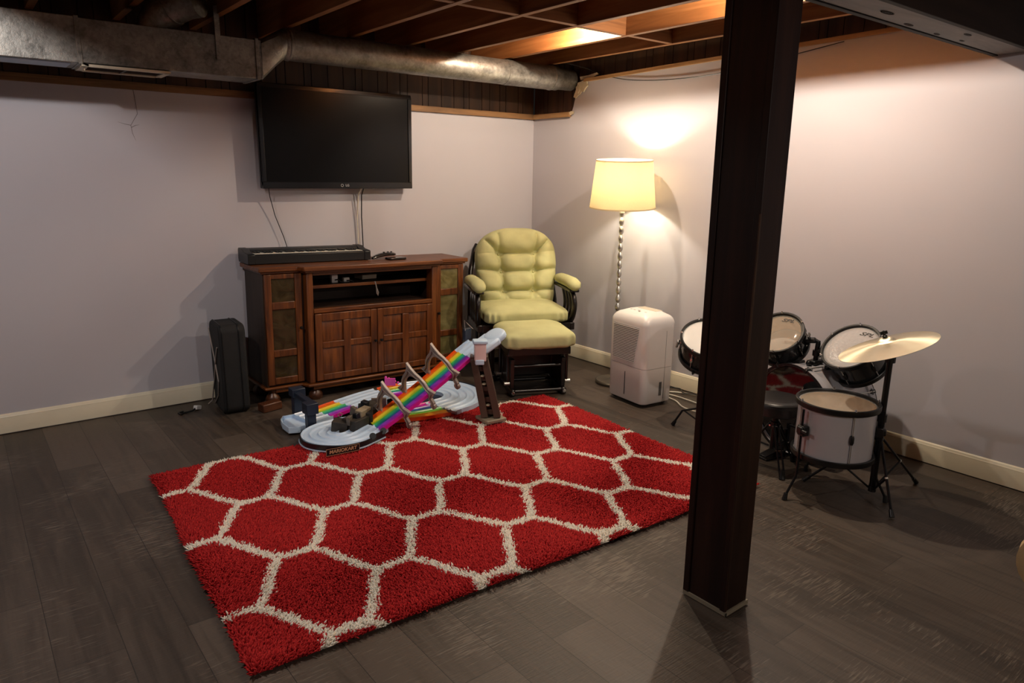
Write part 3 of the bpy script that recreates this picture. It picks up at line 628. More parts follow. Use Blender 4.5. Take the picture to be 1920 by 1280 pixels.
t=thing('ottoman','moss green cushioned gliding footstool on a dark frame in front of the matching armchair','ottoman',(-.92,-1.216,0),RZ)
MB().super((0,.175,.384),(.495,.45,.118),.46,.2,120,36,cush(.495,.45,.118,4)).build('cushion',ol,t,ang=180)
MB().bx(-.215,.215,-.01,.35,.285,.338).build('seat_frame',es,t,bev=.006)
for sg in(-1,1):
    MB().bx(sg*.178-.018,sg*.178+.018,0,.36,.003,.05).build('base_rail',es,t,bev=.01)
    MB().bx(sg*.178-.014,sg*.178+.014,.03,.075,.05,.255).bx(sg*.178-.014,sg*.178+.014,.28,.325,.05,.255).bx(sg*.178-.014,sg*.178+.014,.02,.335,.225,.255).build('base_upright',es,t,bev=.004)
    for y in(.045,.30):
        MB().cyl((sg*.205,y,.085),(sg*.205,y,.29),.010,8).build('glide_link',es,t)
    MB().bx(sg*.178-.010,sg*.178+.010,.06,.30,.05,.285).build('side_panel',es,t,bev=.003)  # dark panel added to read as shadow inside the frame
    for y,z,x in((.045,.085,.215),(.30,.085,.215)):
        MB().cyl((sg*(x-.02),y,z),(sg*(x+.016),y,z),.014,10).build('pivot_bolt',MT['silver'],t,label='silver pivot bolt')
    MB().lathe([(.012,0),(.013,.006),(.008,.012),(1e-6,.013)],12,M.Translation((sg*.178,0,.028))@M.Rotation(PI/2,4,'X')).build('bolt_cap',MT['chrome'],t,label='shiny bolt cap')
MB().bx(-.168,.168,.318,.332,.06,.285).build('rear_shade_panel',es,t,bev=.003)  # dark backing added to stand in for the shadow under the seat
for y,z in((.02,.035),(.05,.20),(.30,.035)): MB().cyl((-.165,y,z),(.165,y,z),.012,10).build('crossbar',es,t)

# ------------------------------------------------------------------ floor lamp
LX,LY=-.27,-1.29
t=thing('floor_lamp','tall lit floor lamp with cream drum shade and beaded stem by the right wall','lamp',(LX,LY,0))
MB().lathe([(.005,.002),(.132,.002),(.135,.006),(.135,.018),(.128,.026),(.04,.034),(.018,.05),(.009,.06)],40).build('base',MT['lampbase'],t)
pr=[]
for i in range(20):
    for k in range(6):
        a=k/6; pr.append((.007+.0115*sin(PI*a)**.8 if k else .007,.05+.0595*(i+a)))
pr.append((.007,1.24)); pr.append((.006,1.40))
MB().lathe(pr,20).build('stem',MT['silver'],t,ang=60)
TS=M.Translation((0,0,1.40))@M.Rotation(radians(4.2),4,V((.68,-.72,0)))@M.Translation((0,0,-1.40))
sh_=MB().lathe([(.2240,1.245),(.189,1.560),(.1875,1.560),(.2225,1.245)],64,TS,closed=True).build('lamp_shade',MT['shade'],t)
MB().lathe([(.2235,1.243),(.2255,1.243),(.2250,1.252),(.2232,1.252)],64,TS,closed=True).lathe([(.1880,1.553),(.1905,1.553),(.1900,1.562),(.1878,1.562)],64,TS,closed=True).build('rim',MT['shade'],sh_)
MB().cyl(TS@V((-.19,0,1.53)),TS@V((.19,0,1.53)),.0025,6).cyl(TS@V((0,-.19,1.53)),TS@V((0,.19,1.53)),.0025,6).build('spider',MT['silver'],t)
MB().lathe([(.012,1.33),(.02,1.335),(.02,1.38),(.014,1.385)],16).build('socket',MT['silver'],t)

# ------------------------------------------------------------------ dehumidifier
t=thing('dehumidifier','white plastic dehumidifier with a slatted grille on the floor before the lamp','dehumidifier',(-.425,-1.665,0),radians(-6))
def loft(mb,lay,n=8):
    vs=[];m=None
    for z,w,d,r,sx in lay:
        p=[]
        for cx,cy,a0 in((w/2-r,d/2-r,0),(-w/2+r,d/2-r,PI/2),(-w/2+r,-d/2+r,PI),(w/2-r,-d/2+r,1.5*PI)):
            p+=[(cx+r*cos(a0+PI/2*i/n)+sx,cy+r*sin(a0+PI/2*i/n),z) for i in range(n+1)]
        m=len(p); vs+=p
    k=len(lay); fs=[(i*m+j,i*m+(j+1)%m,(i+1)*m+(j+1)%m,(i+1)*m+j) for i in range(k-1) for j in range(m)]
    fs+=[tuple(range(m))[::-1],tuple((k-1)*m+j for j in range(m))]
    return mb.add(vs,fs)
lay=[(.026,.25,.34,.04,0),(.034,.26,.352,.045,0),(.258,.264,.356,.045,0)]
loft(MB(),lay).build('water_bucket',MT['white'],t,ang=50)
lay=[(.2605,.264,.356,.045,0),(.535,.264,.356,.045,0)]
for i in range(1,9):
    a=PI/2*i/8; k=.055*(1-cos(a)); lay.append((.535+.062*sin(a)+.014*(i==8),.264-2*k*.9-.02*(i==8),.356-2*k*.9-.06*(i==8),.042,.010*(i/8)))
loft(MB(),lay).build('body',MT['white'],t,ang=50)
g=MB(); fx=-.1335
yL,yR0,yR1,zT,zB=.128,-.115,-.078,.520,.288
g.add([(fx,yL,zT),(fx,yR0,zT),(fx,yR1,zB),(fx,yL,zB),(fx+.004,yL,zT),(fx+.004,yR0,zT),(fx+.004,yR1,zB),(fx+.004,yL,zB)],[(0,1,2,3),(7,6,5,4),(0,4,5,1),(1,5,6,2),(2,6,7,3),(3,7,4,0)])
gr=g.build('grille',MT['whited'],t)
s=MB(); nsl=21
for i in range(nsl):
    f=(i+.5)/nsl; z=zT+(zB-zT)*f; yr=yR0+(yR1-yR0)*f
    s.bx(fx-.004,fx+.001,yr,yL,z-.0028,z+.0028)
s.build('grille_slats',MT['white'],gr,label='white slats')
MB().bx(fx+.0015,fx+.003,-.003,.003,.06,.215).build('level_window',MT['blk'],t,label='dark slot water level window')
MB().bx(.006,.026,-.1795,-.176,.075,.165).build('handle_recess',MT['whited'],t,label='grip recess on the side, its shade put into the dark colour')  # dark plate on the side carries the recess's shade as colour
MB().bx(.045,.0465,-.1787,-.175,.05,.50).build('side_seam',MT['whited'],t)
for y,z,x in((.06,.6065,-.05),(.03,.6065,-.05),(-.01,.607,-.045),(-.03,.6065,-.06),(-.075,.606,-.05)):
    MB().box((x,y,z+.0035),(.010,.016,.004)).build('button',MT['tgrey'],t)
tv=MB()
for i in range(7): tv.bx(.022+.009*i,.027+.009*i,-.09,.08,.604,.6135)
tv.build('top_vent',MT['cablew'],t)
for x in(-.09,.09):
    for y in(-.13,.13): MB().cyl((x,y-.01,.0135),(x,y+.01,.0135),.0125,14).bx(x-.008,x+.008,y-.013,y+.013,.012,.03).build('caster',MT['blk'],t)
MB().bx(-.11,.11,-.15,.15,.014,.03).build('underside',MT['blk'],t)

# ------------------------------------------------------------------ cables behind the dehumidifier
for nm,lab,pts,r,m in (('white_cable','white cable on the floor behind the dehumidifier, nearest the baseboard',[(-.16,-1.66),(-.10,-1.728),(-.05,-1.844),(-.04,-2.0),(-.10,-2.14),(-.2,-2.3)],.005,'cablew'),
  ('white_cable','white cable on the floor behind the dehumidifier, the straight middle one',[(-.20,-1.68),(-.178,-1.782),(-.186,-1.945),(-.21,-2.1),(-.28,-2.3)],.005,'cablew'),
  ('white_cable','white cable curving on the floor behind the dehumidifier, nearest the camera',[(-.24,-1.72),(-.262,-1.845),(-.325,-1.951),(-.337,-2.05),(-.33,-2.2),(-.36,-2.34)],.0055,'cablew'),
  ('dark_cable','thin dark cable crossing the white ones behind the dehumidifier',[(-.10,-1.62),(-.042,-1.70),(-.10,-1.78),(-.069,-1.859),(-.12,-2.0)],.0035,'blk')):
    o=MB().tube(spline([(x,y,r+.002+ (.011 if m=='blk' else 0)) for x,y in pts],8),r,6).build(nm,MT[m]); tag(o,lab,'cable','cables behind the dehumidifier')

# ------------------------------------------------------------------ tan armchair at the right edge of the frame
t=thing('armchair','beige upholstered armchair whose rolled arm just shows at the right edge of the picture','armchair',(-1.262,-4.608,0))
for sg,y in((1,.36),(-1,-.36)):
    MB().tube([V((-.375,y,.415)),V((-.37,y,.415)),V((-.33,y,.415)),V((.30,y,.43)),V((.36,y,.43))],[.085,.098,.105,.105,.09],24).build('rolled_arm',MT['tan'],t)
    MB().bx(-.34,.36,y-.06-sg*.035,y+.06-sg*.035,.05,.42).build('arm_panel',MT['tan'],t,bev=.03,seg=4)
MB().bx(-.32,.36,-.29,.29,.06,.30).build('seat_base',MT['tan'],t,bev=.02)
MB().super((-.01,0,.355),(.66,.58,.15),.4,.2,64,24).build('seat_cushion',MT['tan'],t,ang=180)
MB().super((.36,0,.56),(.20,.86,.78),.4,.3,64,32,None,M.Rotation(.16,3,'Y')).build('backrest',MT['tan'],t,ang=180)
for x in(-.28,.32):
    for y in(-.34,.34): MB().lathe([(.02,0.001),(.028,.06)],12,M.Translation((x,y,0))).build('leg',es,t)
# ------------------------------------------------------------------ drum kit
def ringp(r0,r1,z0,z1): return [(r0,z0),(r1,z0+.002),(r1,z1-.002),(r0,z1)]
def drum(t,T,R,D,shell,head,low,angs,hoopm,word=None,wpos=None,lugm=None):
    """T: head centre frame, z out of the batter head"""
    MB().lathe([(R,-D+.004),(R,-.004),(R-.007,-.002),(R-.007,-D+.002)],56,T,closed=True,mi=0).build('shell',shell,t)
    MB().lathe([(R-.0072,-D+.006),(R-.0072,-.004),(R-.0085,-.004),(R-.0085,-D+.006)],56,T,closed=True).build('shell_inside',MT['maple'],t,label='pale wooden shell inside')
    MB().lathe([(1e-6,.0005),(R*.5,.0005),(R-.004,.0005),(R+.002,-.004)],56,T).build('batter_head',head,t)
    MB().lathe([(1e-6,-D+.0005),(R-.004,-D),(R+.002,-D+.003)],48,T).build('lower_head',low,t)
    for z0,z1 in((-.014,.012),(-D-.012,-D+.014)):
        MB().lathe([(R+.002,z0),(R+.013,z0),(R+.0145,z0+.003),(R+.0145,z1-.003),(R+.012,z1),(R+.004,z1-.001),(R+.002,z1-.006)],56,T,closed=True).build('hoop',hoopm,t,label='black drum hoop' if hoopm is MT['blk'] else None)
    for a in angs:
        a=radians(a); c,s=cos(a),sin(a); Lg=MB(); F=T@M.Rotation(a,4,'Z')
        l=min(.045,D*.3)
        Lg.lathe([(1e-6,-l/2),(.007,-l/2+.002),(.010,-l/4),(.010,l/4),(.007,l/2-.002),(1e-6,l/2)],10,F@M.Translation((R+.006,0,-D/2))).build('lug',lugm or MT['blk'],t)
        MB().tube([F@V((R+.009,0,-D-.008)),F@V((R+.009,0,.012))],.0024,6).build('tension_rod',MT['silver'],t)
        MB().lathe([(.0055,0),(.0055,.004),(.003,.008),(.003,.012)],8,F@M.Translation((R+.009,0,.010))).build('rod_head',MT['chrome'],t)
    if word:
        me=text_me(word,R*.235,.0003,.35,1.65,.0005); me.materials.append(MT['ink']); o=mk('printed_letters',me,t,'dark printed letters '+word)
        up=wpos; zz=T.to_3x3().col[2].normalized(); 
        y=(V((0,0,1))-zz*zz.z).normalized(); x=y.cross(zz)
        o.matrix_local=M.Translation(T@V((0,0,.0012))+y*R*up[1]+x*R*up[0])@M((x,y,zz)).transposed().to_4x4()
def rel(p,b): return V(p)-V(b)
# bass drum
BH=V((-.50,-2.80,.256)); ax=V((.985,-.17,0)).normalized(); BD=.33; BR=.236
b=(-.34,-2.83,0); t=thing('bass_drum','white bass drum lying on its side by the right wall, its head glossy black','drum',b)
T=mat4(rel(BH,b),-ax,(0,0,1))
MB().lathe([(BR,-BD),(BR,0),(BR-.008,0),(BR-.008,-BD)],72,T,closed=True).build('shell',MT['shellw'],t)
MB().lathe([(1e-6,.004),(BR*.5,.004),(BR-.006,.004),(BR+.001,-.002)],72,T).build('batter_head',MT['headb'],t,label='glossy black head')
MB().lathe([(1e-6,-BD-.004),(BR-.006,-BD-.004),(BR+.001,-BD+.002)],72,T).build('front_head',MT['headb'],t)
for z0,z1 in((-.022,.018),(-BD-.018,-BD+.022)):
    h=MB().lathe([(BR+.001,z0),(BR+.013,z0),(BR+.013,z1),(BR+.001,z1)],72,T,closed=True).build('hoop',MT['shellw'],t,bev=.002)
    MB().lathe([(BR+.0005,z1-.001 if z1>0 else z0+.001),(BR+.0138,z1-.001 if z1>0 else z0+.001),(BR+.0138,z1+.003 if z1>0 else z0-.003),(BR+.0005,z1+.003 if z1>0 else z0-.003)],72,T,closed=True).build('hoop_edge',MT['blk'],h,label='black hoop edge')
for k in range(8):
    F=T@M.Rotation(2*PI*(k+.62)/8,4,'Z')
    for s0 in(0,1):
        z=.012 if s0==0 else -BD-.012; sg=1 if s0==0 else -1
        cl=MB(); cl.box(F@V((BR+.012,0,z-sg*.012)),(.016,.02,.04),F.to_3x3()).box(F@V((BR+.006,0,z+sg*.009)),(.02,.02,.006),F.to_3x3())
        cl.build('claw_hook',MT['blkmetal'],t,bev=.003)
        MB().tube([F@V((BR+.019,0,z)),F@V((BR+.016,0,z-sg*.12))],.003,6).build('tension_rod',MT['silver'],t)
        MB().tube([F@V((BR+.019,-.016,z-sg*.02)),F@V((BR+.019,.016,z-sg*.02))],.0035,6).build('wing_handle',MT['blk'],t)
    MB().box(F@V((BR+.008,0,-BD/2)),(.018,.022,.06),F.to_3x3()).build('lug',MT['blk'],t,bev=.005)
for sg in(-1,1):
    c=BH+ax*.24; p0=rel(c+V((0,sg*.19,-.13)),b); p1=rel(c+V((.05,sg*.29,-.243)),b)
    MB().tube([p0,p1],.008,8).build('spur',MT['blkmetal'],t); MB().tube([p1+(p0-p1)*.12,p1],[.010,.012],10).build('rubber_tip',MT['blk'],t)
# tom holder on the bass drum
hp=BH+ax*.14+V((0,0,BR)); P0=rel(hp,b)
MB().box(P0+V((0,0,.012)),(.09,.05,.024)).build('holder_block',MT['blk'],t,bev=.006)
MB().cyl(P0+V((0,0,.02)),P0+V((0,-.005,.115)),.0125,12).cyl(P0+V((0,0,.045)),P0+V((0,0,.075)),.019,12).build('holder_post',MT['blk'],t)
RT=V((-.371,-3.007,.621)); LT=V((-.472,-2.659,.644)); nR=V((-.66,.12,.74)).normalized(); nL=V((-.69,-.08,.72)).normalized()
pR=rel(RT-nR*.065,b); pL=rel(LT-nL*.065,b); top=P0+V((0,-.005,.115))
dl=(pL-top).normalized(); dr_=(pR-top).normalized()
MB().tube([top-V((0,0,.02)),top+V((0,.0,.006)),top+V((0,.02,.012)),pL-dl*.125],[.0125]*4,10).build('holder_arm',MT['blk'],t)
MB().tube([top-V((0,0,.045)),top-V((0,.01,.045)),pR-dr_*.14],[.0125]*3,10).build('holder_arm',MT['blk'],t)
MB().cyl(P0+V((-.06,.0,.012)),P0+V((-.035,0,.012)),.006,8).sphere(P0+V((-.065,0,.014)),.015,12,8).build('wing_knob',MT['blk'],t)
F=T@M.Rotation(2*PI*.40/8*1.0,4,'Z')
# rack toms
def rack(name,label,c,n,R,D,head,word,wp,low):
    base=c-n*D; t=thing(name,label,'drum',tuple(base)); T=mat4(rel(c,base),n,(0,0,1))
    drum(t,T,R,D,MT['shellb'],head,low,[k*60+12 for k in range(6)],MT['blk'],word,wp)
    return t,T,base
tR,TR,bR=rack('rack_tom','black rack tom tilted behind the cymbal, its glittery head printed with letters',RT,nR,.136,.135,MT['headg'],'SPL',(.22,.70),MT['headr'])
tL,TL,bL=rack('rack_tom','black rack tom half hidden by the wooden post, its lettered head see-through',LT,nL,.122,.12,MT['headc'],'SPL',(.15,.72),MT['headr'])
for tt,c,n,R,d,bb in((tR,RT,nR,.136,dr_,bR),(tL,LT,nL,.122,dl,bL)):
    w=rel(c-n*.065,bb); q=-(d-n*d.dot(n)).normalized()
    MB().box(w+q*(R+.010),(.03,.03,.05),frame(n,q)).cyl(w+q*(R+.005),w+q*(R+.055),.016,12).build('mount_bracket',MT['blk'],tt,bev=.004)
    MB().cyl(w+q*(R+.03)+n*.012,w+q*(R+.03)+n*.035,.005,8).box(w+q*(R+.03)+n*.04,(.008,.03,.018),frame(n,q)).build('wing_screw',MT['blk'],tt)
# floor tom
fc=(-.78,-3.175); t=thing('floor_tom','white floor tom drum on three bent black legs, in front of the cymbal stand','drum',(*fc,0))
T=M.Translation((0,0,.452)); drum(t,T,.168,.245,MT['shellw'],MT['headc'],MT['headr'],[150,231,312,33,92],MT['blk'])
for a in(162,298,52):
    a=radians(a); c,s=cos(a),sin(a); r=.195
    MB().tube([V((r*c,r*s,.435)),V((r*c,r*s,.14)),V((r*c*1.02,r*s*1.02,.11)),V((.248*c,.248*s,.02))],.0062,8).build('leg',MT['blkmetal'],t)
    MB().tube([V((.244*c,.244*s,.035)),V((.250*c,.250*s,.003))],[.0085,.0125],10).build('rubber_foot',MT['blk'],t)
    F=M.Rotation(a,3,'Z'); MB().box((.186*c,.186*s,.335),(.034,.042,.05),F).box((.202*c,.202*s,.338),(.02,.034,.034),F).build('leg_bracket',MT['blk'],t,bev=.006)
    MB().cyl(F@V((.205,.015,.338)),F@V((.205,.045,.338)),.008,10).build('wing_bolt',MT['blk'],t)
# cymbal and stand
cs=V((-.655,-3.325,0)); t=thing('cymbal_stand','black tripod stand holding the single cymbal beside the white floor tom','stand',tuple(cs))
bm=MT['blkmetal']
MB().cyl((0,0,.042),(0,0,.40),.0155,12).build('lower_tube',bm,t); MB().cyl((0,0,.38),(0,0,.66),.0135,12).build('upper_tube',bm,t)
MB().cyl((0,0,.375),(0,0,.41),.021,12).build('height_clamp',MT['blk'],t); MB().cyl((0,0,.655),(0,0,.70),.023,12).cyl((-.03,0,.675),(.03,0,.675),.012,12).build('tilter',MT['blk'],t)
cn=V((-.190,.300,.935)).normalized(); cc=V((-.681,-3.318,.729)); ap=rel(cc,cs)
MB().tube([V((0,0,.69)),ap+cn*.075],.0045,8).build('tilter_rod',bm,t)
MB().lathe([(.010,.045),(.011,.052),(.006,.055),(.006,.072),(1e-6,.074)],12,mat4(ap,cn)).box(ap+cn*.066,(.030,.008,.014),frame(cn)).build('wing_nut',MT['blk'],t)
MB().cyl((0,0,.285),(0,0,.315),.019,12).build('collar',MT['blk'],t); MB().cyl((0,0,.03),(0,0,.06),.017,12).build('hub',MT['blk'],t)
for fx,fy in((.323,-.063),(-.149,-.161),(-.10,.28)):
    f=V((fx,fy,.012)); d=V((fx,fy,0)).normalized(); a_=d*.018+V((0,0,.295)); lg=MB().tube([a_,f],.0065,8).build('leg',bm,t)
    MB().tube([f+(a_-f)*.08,f+(f-a_)*.015],[.009,.0115],10).build('rubber_foot',MT['blk'],lg)
    m=a_+(f-a_)*.52; MB().tube([d*.016+V((0,0,.045)),m],.005,8).build('brace',bm,t); MB().sphere(m,.0085,8,6).build('rivet',MT['silver'],t)
b=tuple(cc); t=thing('cymbal','large bronze cymbal tilted over the floor tom','cymbal',b); t.rotation_euler=frame(cn).to_euler()
pr=[(.007,.0445),(.014,.0438),(.024,.040),(.033,.033),(.040,.0265),(.046,.0240),(.08,.0205),(.13,.0135),(.18,.0058),(.207,.0006),(.2075,-.0004),(.18,.0045),(.13,.0122),(.08,.0192),(.046,.0226),(.039,.025),(.032,.0315),(.023,.0385),(.014,.0423),(.007,.043)]
mb=MB().lathe(pr,96,closed=True)
random.seed(3); mb.build('bronze_disc',MT['brass'],t,ang=50)
# snare and stand
sc=V((-.595,-2.315,.565)); sn=V((-.36,-.34,.87)).normalized(); b=tuple(sc-sn*.14); t=thing('snare_drum','small snare drum with a white head, left of the wooden post behind the dehumidifier','drum',b)
drum(t,mat4(rel(sc,b),sn,(0,0,1)),.150,.13,MT['shellb'],MT['headw'],MT['headr'],[k*60+20 for k in range(6)],MT['blk'],lugm=MT['chrome'])
MB().tube([rel(sc,b)+frame(sn,(0,0,1))@V((.0,.17,-.03)),rel(sc,b)+frame(sn,(0,0,1))@V((.03,.175,-.10))],.009,8).build('strainer',MT['chrome'],t)
b=(-.595,-2.315,0); t=thing('snare_stand','folding black tripod stand under the white-headed snare drum','stand',b)
MB().cyl((0,0,.05),(.02,.02,.36),.0125,12).build('tube',bm,t)
bot=rel(sc-sn*.150,b)
for k in range(3):
    d=frame(sn,(0,0,1))@V((cos(2*PI*k/3+.5),sin(2*PI*k/3+.5),0)); MB().tube([V((.02,.02,.35)),bot+d*.08-sn*.02,bot+d*.165,bot+d*.172+sn*.03],.006,8).build('basket_arm',bm,t)
for fx,fy in((-.041,.183),(.18,-.07),(-.14,-.15)):
    f=V((fx,fy,.012)); d=V((fx,fy,0)).normalized(); mid=d*.135+V((0,0,.105)); a_=d*.018+V((0,0,.15))
    lg=MB().tube([a_,d*.10+V((0,0,.118)),mid,f+(mid-f)*.4,f],.0065,8).build('leg',bm,t); MB().tube([f+V((0,0,.022))-d*.014,f-V((0,0,.008))+d*.003],[.009,.013],10).build('rubber_foot',MT['blk'],lg)
    MB().tube([d*.016+V((0,0,.058)),d*.125+V((0,0,.108))],.005,8).build('brace',bm,t)
# throne
b=(-.715,-2.835,0); t=thing('drum_stool','round black padded drum stool half hidden behind the wooden post','stool',b)
MB().lathe([(1e-6,.300),(.128,.300),(.134,.306),(.136,.34),(.134,.362),(.126,.371),(.10,.376),(1e-6,.378)],48).build('seat',MT['seat'],t)
MB().lathe([(.1345,.36),(.1375,.363),(.1345,.366)],48).build('piping',MT['blk'],t)
MB().cyl((0,0,.10),(0,0,.30),.015,12).cyl((0,0,.27),(0,0,.30),.035,16).build('post',bm,t); MB().cyl((0,0,.21),(0,0,.245),.024,12).build('collar',MT['blk'],t)
for k,(fx,fy) in enumerate(((-.105,-.13),(.155,-.035),(-.04,.17))):
    d=V((fx,fy,0)).normalized(); f=V((fx,fy,.012)); a_=d*.022+V((0,0,.235)); 
    for s in(-.011,.011):
        o_=V((-d.y,d.x,0))*s; MB().tube([a_+o_,f+o_],.005,8).build('leg',bm,t)
    MB().tube([f+V((0,0,.03))-d*.01,f-V((0,0,.009))],[.012,.016],10).build('rubber_foot',MT['blk'],t)
    m=a_+(f-a_)*.5; MB().tube([d*.02+V((0,0,.11)),m],.005,8).build('brace',bm,t); MB().cyl(m-V((-d.y,d.x,0))*.018,m+V((-d.y,d.x,0))*.018,.004,8).build('rivet',MT['chrome'],t)
    MB().cyl(d*.02+V((0,0,.225))-V((-d.y,d.x,0))*.018,d*.02+V((0,0,.225))+V((-d.y,d.x,0))*.018,.0045,8).build('rivet',MT['chrome'],t)
# kick pedal
b=(-.565,-2.775,0); t=thing('kick_pedal','black bass drum pedal on the floor under the drum stool','pedal',b); t.rotation_euler=(0,0,radians(-10))
MB().bx(-.11,.035,-.032,.032,.002,.010).build('base_plate',bm,t,bev=.002)
MB().box((-.04,0,.035),(.14,.05,.008),M.Rotation(-.22,3,'Y')).build('footboard',bm,t,bev=.002)
MB().bx(.01,.03,-.034,-.024,.01,.16).bx(.01,.03,.024,.034,.01,.16).cyl((.02,-.034,.15),(.02,.034,.15),.006,8).build('yoke',bm,t)
MB().cyl((.02,0,.15),(-.02,0,.235),.004,8).build('beater_rod',MT['chrome'],t); MB().cyl((-.032,0,.226),(-.008,0,.24),.017,14).build('beater',MT['headw'],t)
# ------------------------------------------------------------------ toy race track
TO=V((-1.95,-1.12,.0)); toy=thing('toy_race_track','rainbow striped toy race track with a steep ramp and brown tower, partly on the rug','toy',tuple(TO))
def tb(mb,name,mat,parent=None,**k):
    mb.v=[tuple(V(p)-TO) for p in mb.v]; return mb.build(name,mat,parent or toy,**k)
RB=[(0,(.85,.07,.006)),(.13,(.95,.22,.010)),(.27,(.92,.62,.03)),(.38,(.32,.75,.06)),(.50,(.05,.55,.12)),(.60,(.02,.22,.36)),(.70,(.06,.08,.50)),(.80,(.36,.03,.52)),(.92,(.80,.012,.45)),(1,(.84,.012,.38))]
def rb(s):
    for (a,c),(b,d) in zip(RB,RB[1:]):
        if s<=b: f=(s-a)/(b-a); return tuple(x+(y-x)*f for x,y in zip(c,d))
    return RB[-1][1]
def track(name,pts,w,rainbow,flip=False,thick=.010,n=6,mat=None,lanes=4,label=None):
    """pts: centre points along travel; colour 0 is on the right-hand side of travel"""
    P=spline(pts,n); k=len(P); K=lanes*10; vs=[];cols=[]; ws=w if isinstance(w,(list,tuple)) else [w]*k
    if len(ws)!=k: ws=[ws[0]+(ws[-1]-ws[0])*i/(k-1) for i in range(k)]
    for i in range(k):
        t_=(P[min(i+1,k-1)]-P[max(i-1,0)]); t2=V((t_.x,t_.y,0)).normalized(); r=V((t2.y,-t2.x,0)); up=r.cross(t_.normalized())
        if up.z<0: up=-up
        for q in range(K+1):
            s=q/K; ph=(s*lanes)%1; rid=max(0,1-min(ph,1-ph)/.13); 
            vs.append(P[i]+r*(.5-s)*ws[i]+up*(.009*rid**.6)); c=rb(s) if rainbow else (.60,.77,.98); cols.append((*c,1))
        for q in(0,K): 
            s=q/K; vs.append(P[i]+r*(.5-s)*ws[i]-up*thick); cols.append((*(rb(s) if rainbow else (.58,.75,.96)),1))
    m=K+3; fs=[]
    for i in range(k-1):
        a=i*m;b_=a+m
        for q in range(K): fs.append((a+q,a+q+1,b_+q+1,b_+q))
        fs+= [(a+K+1,a,b_,b_+K+1),(a+K,a+K+2,b_+K+2,b_+K),(a+K+2,a+K+1,b_+K+1,b_+K+2)]
    for a in(0,(k-1)*m): fs.append(tuple(a+q for q in range(K+1))+(a+K+2,a+K+1))
    mb=MB().add(vs,fs); cd=[c for c in cols]
    def setc(me):
        # match colours by position, vertices may have been merged or reordered
        key={tuple(round(x,5) for x in (V(p)-TO)):c for p,c in zip(vs,cd)}
        at=me.color_attributes.new('Col','FLOAT_COLOR','POINT'); buf=[]
        for v in me.vertices:
            c=key.get(tuple(round(x,5) for x in v.co))
            if c is None: c=min(key.items(),key=lambda kv:(V(kv[0])-v.co).length_squared)[1]
            buf+=c
        at.data.foreach_set('color',buf)
    mb.col=setc
    return tb(mb,name,MT['track'],ang=60,label=label)
rlo,rhi=V((-2.17,-1.262,.068)),V((-1.60,-1.312,.408)); rd=(rhi-rlo).normalized()
def rp(t_): p=rlo+(rhi-rlo)*t_; return p-V((0,0,.012*sin(PI*t_)))
track('ramp_track',[rp(1),rp(.75),rp(.5),rp(.25),rp(0)],.20,True,label='steep rainbow striped ramp')
track('ramp_head',[rhi+rd*.11,rhi+rd*.05,rhi],.20,False,label='pale upper end of the ramp')
track('near_loop',[rlo,V((-2.245,-1.30,.058)),V((-2.33,-1.335,.056)),V((-2.41,-1.325,.056)),V((-2.468,-1.26,.056)),V((-2.465,-1.175,.056)),V((-2.40,-1.12,.055)),V((-2.30,-1.095,.052)),V((-2.13,-1.095,.048))],.185,False,thick=.018,label='pale curved track at the low end')
track('lower_track',[V((-2.13,-1.095,.047)),V((-1.98,-1.105,.046)),V((-1.82,-1.14,.045)),V((-1.66,-1.155,.045))],[.19,.26],True,thick=.012,label='rainbow track passing under the ramp')
cF=V((-1.60,-.915,.045)); Rf=.222
arc=lambda a0,a1,n: [cF+V((Rf*cos(radians(a0+(a1-a0)*i/n)),Rf*sin(radians(a0+(a1-a0)*i/n)),0)) for i in range(n+1)]
track('far_loop',[V((-1.66,-1.155,.045))]+arc(-90,85,9)+[V((-1.64,-.69,.045))],.255,False,thick=.02,lanes=5,label='pale ringed loop at the far end')
track('back_track',[V((-1.64,-.69,.045)),V((-1.705,-.678,.046)),V((-1.80,-.675,.046))],[.27,.20],True,label='short rainbow piece behind the ramp')
track('back_track',[V((-1.80,-.675,.046)),V((-1.95,-.71,.047)),V((-2.115,-.765,.047))],.205,False,label='pale straight track in front of the console')
track('back_track',[V((-2.115,-.765,.047)),V((-2.20,-.795,.047)),V((-2.295,-.832,.047))],.205,True,label='rainbow striped piece near the finish')
track('finish_track',[V((-2.295,-.832,.047)),V((-2.36,-.85,.047)),V((-2.42,-.862,.047))],[.205,.20],False,thick=.02)
# finish tray
pl=[(-2.40,-.755),(-2.50,-.745),(-2.528,-.79),(-2.545,-.86),(-2.545,-.955),(-2.50,-.975),(-2.40,-.965)]
mb=MB().prism(pl,.016,M.Translation((0,0,.012)))
for a,b_ in zip(pl,pl[1:]):
    d=V((b_[0]-a[0],b_[1]-a[1],0)); c=V(((a[0]+b_[0])/2,(a[1]+b_[1])/2,.030)); mb.box(c,(d.length+.006,.007,.036),M.Rotation(math.atan2(d.y,d.x),3,'Z'))
tb(mb,'finish_tray',MT['twhite'],bev=.002)
